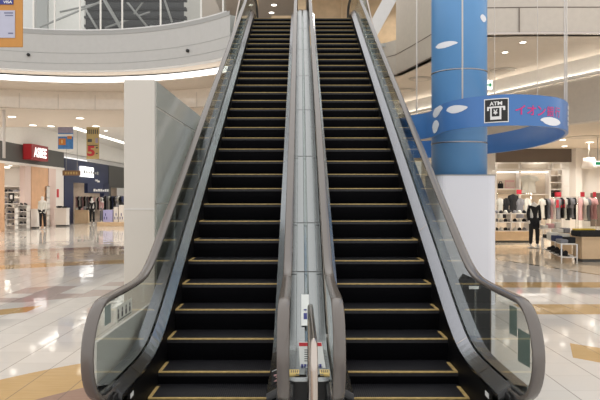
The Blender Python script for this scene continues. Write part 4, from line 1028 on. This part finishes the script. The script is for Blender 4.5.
# clothing racks mid shop
rack_full(XZ(540, 23.2), XZ(556, 23.2), 23.2, 1.62, ['cloth_w', 'cloth_b', 'cloth_g', 'cloth_p'], 'left of the mirror in the right shop', 12)
rack_full(XZ(556, 22.2), XZ(576, 22.2), 22.2, 1.66, ['cloth_g', 'cloth_b', 'cloth_w', 'cloth_b'], 'under the red and grey tops', 14)
rack_full(XZ(578, 21.4), XZ(596, 21.4), 21.4, 1.66, ['cloth_p', 'cloth_w', 'cloth_g', 'cloth_p'], 'at the right end of the shop', 14)
garment(XZ(560.5, 22.1), 22.1, HZ(199.5, 22.1), .42, .3, 'cloth_r', 'red top folded over the rack of the right shop', None, 0, False)
garment(XZ(569.5, 22.1), 22.1, HZ(199, 22.1), .48, .34, 'cloth_g', 'dark grey top beside the red one on the rack', None, 0, False)
for i, (pa, pb, dd, hr) in enumerate(((557, 561, 22.2, 1.66), (580.5, 584.5, 21.4, 1.66), (593, 596, 21.4, 1.66))):
    tag(MB().box(XZ(pa, dd), XZ(pb, dd), dd-.01, dd+.01, hr, hr+.17).build('price_card', M['cloth_r']), ['red card on the rack beside the grey top', 'small red card above the rack at the right end', 'red card at the right edge of the shop'][i], 'card')
m = MB(); d = 23.4; tag(m.box(XZ(591, d), XZ(606, d), d, d+.05, .5, HZ(193, d)).build('wall_shelf', M['brownf']), 'brown framed panel at the right edge of the shop', 'panel')
# white wire table with folded clothes and shoes
T0 = [(536, 252, 0), (577, 264, 0)]
def fp(px, py): dd = EYE*F/(py-YH); return XZ(px, dd), dd
A_, B_, D_ = fp(542, 253.5), fp(561.5, 263.5), fp(577, 263.5)
tb = thing('display_table', 'white wire framed table of folded clothes before the wood counter', 'table', (B_[0], B_[1], 0))
hT = HZ(244, B_[1]); b1_ = Vector((*B_, 0)); a1_ = Vector((*A_, 0)); d1_ = Vector((*D_, 0)); c1_ = a1_+(d1_-b1_)
cor = [b1_, d1_, c1_, a1_]; up = Vector((0, 0, hT))
for q in cor: MB().tube([q, q+up], .018, 6).build('leg', M['paper'], tb)
for zz, nm in ((hT, 'tabletop'), (.16, 'shelf')):
    m = MB(); m.prism([(q.x, q.y) for q in cor], zz-.02, zz); m.build(nm, M['shopw'], tb)
stk = 0
for i in range(4):
    for j in range(2):
        q = b1_+(a1_-b1_)*(.14+i*.23)+(d1_-b1_)*(.25+j*.45); mm = ['cloth_g', 'cloth_b', 'cloth_n', 'cloth_w', 'cloth_w', 'cloth_g', 'cloth_b', 'cloth_g'][(i*2+j) % 8]; hh_ = .10+.05*((i+j) % 3)
        o = MB().box(q.x-.11, q.x+.11, q.y-.15, q.y+.15, hT, hT+hh_).build('folded_clothes', M[mm], bevel=.02)
        tag(o, CN[mm]+' folded clothes on the white wire table', 'clothes', CN[mm]+' stacks on the white wire table')
for i in range(4):
    q = b1_+(a1_-b1_)*(.12+i*.2)+(d1_-b1_)*.3; o = bpy.data.objects.new('shoe', shoe_meshes[0][0]); C.objects.link(o); o.location = (q.x, q.y, .162); o.rotation_euler = (0, 0, 2.0)
    tag(o, 'black shoe on the lower shelf of the white wire table', 'shoe', 'black shoes under the white wire table')
# second small white table further back with white stacks
x, y = fp(551, 249); tb2 = thing('display_table', 'small white table of pale goods beside the black coated mannequin', 'table', (x, y, 0))
MB().box(x-.25, x+.45, y, y+.6, .62, .65).build('tabletop', M['shopw'], tb2)
for (a, b) in ((-.23, .03), (.43, .03), (-.23, .57), (.43, .57)): MB().box(x+a-.015, x+a+.015, y+b-.015, y+b+.015, 0, .62).build('leg', M['shopw'], tb2)
for k in range(3): tag(MB().box(x-.2+k*.2, x-.04+k*.2, y+.1, y+.4, .65, .75+.05*k).build('folded_clothes', M[['cloth_w', 'cloth_p', 'cloth_w'][k]], bevel=.02), ['left white', 'pink', 'right white'][k]+' folded stack on the small white table', 'clothes')
# wood counter with black garments
x0_, y0_ = fp(578, 262.5); x0_ += .1; h = HZ(237, y0_)
counter(x0_, x0_+1.6, y0_+.02, y0_+.6, h, 'light wood counter topped with black garments at right edge', 'lwood', True)
o = MB(); o.box(x0_-.05, x0_+1.5, y0_+.0, y0_+.55, h, h+.15); m = o.build('garment_pile', M['cloth_b'], bevel=.04); tag(m, 'black garments laid along the light wood counter', 'clothes')
o = MB(); o.box(x0_-.02, x0_+.5, y0_+.3, y0_+.54, h+.15, h+.19); m = o.build('garment_pile', M['cloth_y'], bevel=.02); tag(m, 'yellow garments lying over the black ones on the counter', 'clothes')
d = 17.4; o = tag(MB().box(XZ(558, d), XZ(572, d), d, d+.5, 0, HZ(229, d)-.12).build('display_cube', M['lwood']), 'wooden display cube behind the white wire table', 'cube')
zz = HZ(229, d)-.12
tag(MB().box(XZ(558, d), XZ(564.5, d), d+.05, d+.4, zz, zz+.12).build('folded_clothes', M['cloth_w'], bevel=.02), 'white folded clothes on the wooden display cube', 'clothes')
tag(MB().box(XZ(565.2, d), XZ(571.5, d), d+.05, d+.4, zz, zz+.14).build('folded_clothes', M['cloth_g'], bevel=.02), 'grey folded clothes on the wooden display cube', 'clothes')

# ------------------------------------------------------------------ light
def area(name, loc, size, power, col=(1, .95, .88), rx=0):
    l = bpy.data.lights.new(name, 'AREA'); l.shape = 'RECTANGLE'; l.size, l.size_y = size; l.energy = power; l.color = col
    o = bpy.data.objects.new(name, l); o.location = loc; o.rotation_euler = (rx, 0, 0); C.objects.link(o); return o
def fill_lights(pts, z, lab, grp, power, r=.1):  # places added fill lights, modelled as downlights
    for (x, y) in pts: downlight(x, y, z, lab, r, grp, power)
fill_lights([(-16.4, 27.5), (-16.4, 30), (-16.4, 32.5), (-15.2, 29), (-15.2, 31.5)], 3.3, 'added fill light in the white ceiling inside the shoe shop', 'added fill lights inside the shoe shop', 110)  # lamps added to brighten the shoe shop interior
fill_lights([(-16.8, 37), (-16.8, 41), (-16.8, 45)], 3.6, 'added fill light in the ceiling inside the navy shop', 'added fill lights inside the navy shop', 130)  # put in only to light the navy shop interior
fill_lights([(-11, 28), (-11, 34), (-11, 41), (-7.5, 30), (-7.5, 37)], 5.4, 'added fill light in the white ceiling before the left shops', 'added fill lights before the left shops', 420)  # extra lamps added to lift the light before the left shops
fill_lights([(7.4, 21.5), (9.2, 21), (11.2, 21), (8.2, 23.8), (10.4, 23.6), (12.6, 23)], 3.66, 'added fill light in the low ceiling over the right shop goods', 'added fill lights over the right shop', 230)  # added lamps that brighten the right shop and its goods
fill_lights([(8.2, 25.9), (10.2, 25.9), (12.4, 25.9)], 3.66, 'added fill light washing the back cabinets of the right shop', 'added fill lights by the back cabinets', 60)  # more added lamps, lighting the back cabinets
fill_lights([(-2, 21.5), (3.6, 20.6), (1.4, 20.0), (-2, 26)], 9.1, 'added fill light in the upper ceiling above the escalator landing', 'added fill lights of the upper ceiling', 150)  # lamps added to light the upper storey
w = bpy.data.worlds.new('hall_light'); bpy.context.scene.world = w; w.use_nodes = True
w.node_tree.nodes['Background'].inputs[0].default_value = (1, .975, .95, 1); w.node_tree.nodes['Background'].inputs[1].default_value = 1.28

# ------------------------------------------------------------------ camera
cd = bpy.data.cameras.new('camera'); cam = bpy.data.objects.new('camera', cd); C.objects.link(cam)
cd.sensor_width = 36; cd.lens = 36*F/600; cd.shift_y = -(200-YH)/600; cam.location = (0, 0, EYE); cam.rotation_euler = (PI/2, 0, 0); cd.clip_end = 200
sc = bpy.context.scene; sc.camera = cam
sc.view_settings.view_transform = 'Standard'; sc.view_settings.look = 'None'; sc.view_settings.exposure = 0; sc.view_settings.gamma = 1; sc.view_settings.use_curve_mapping = False
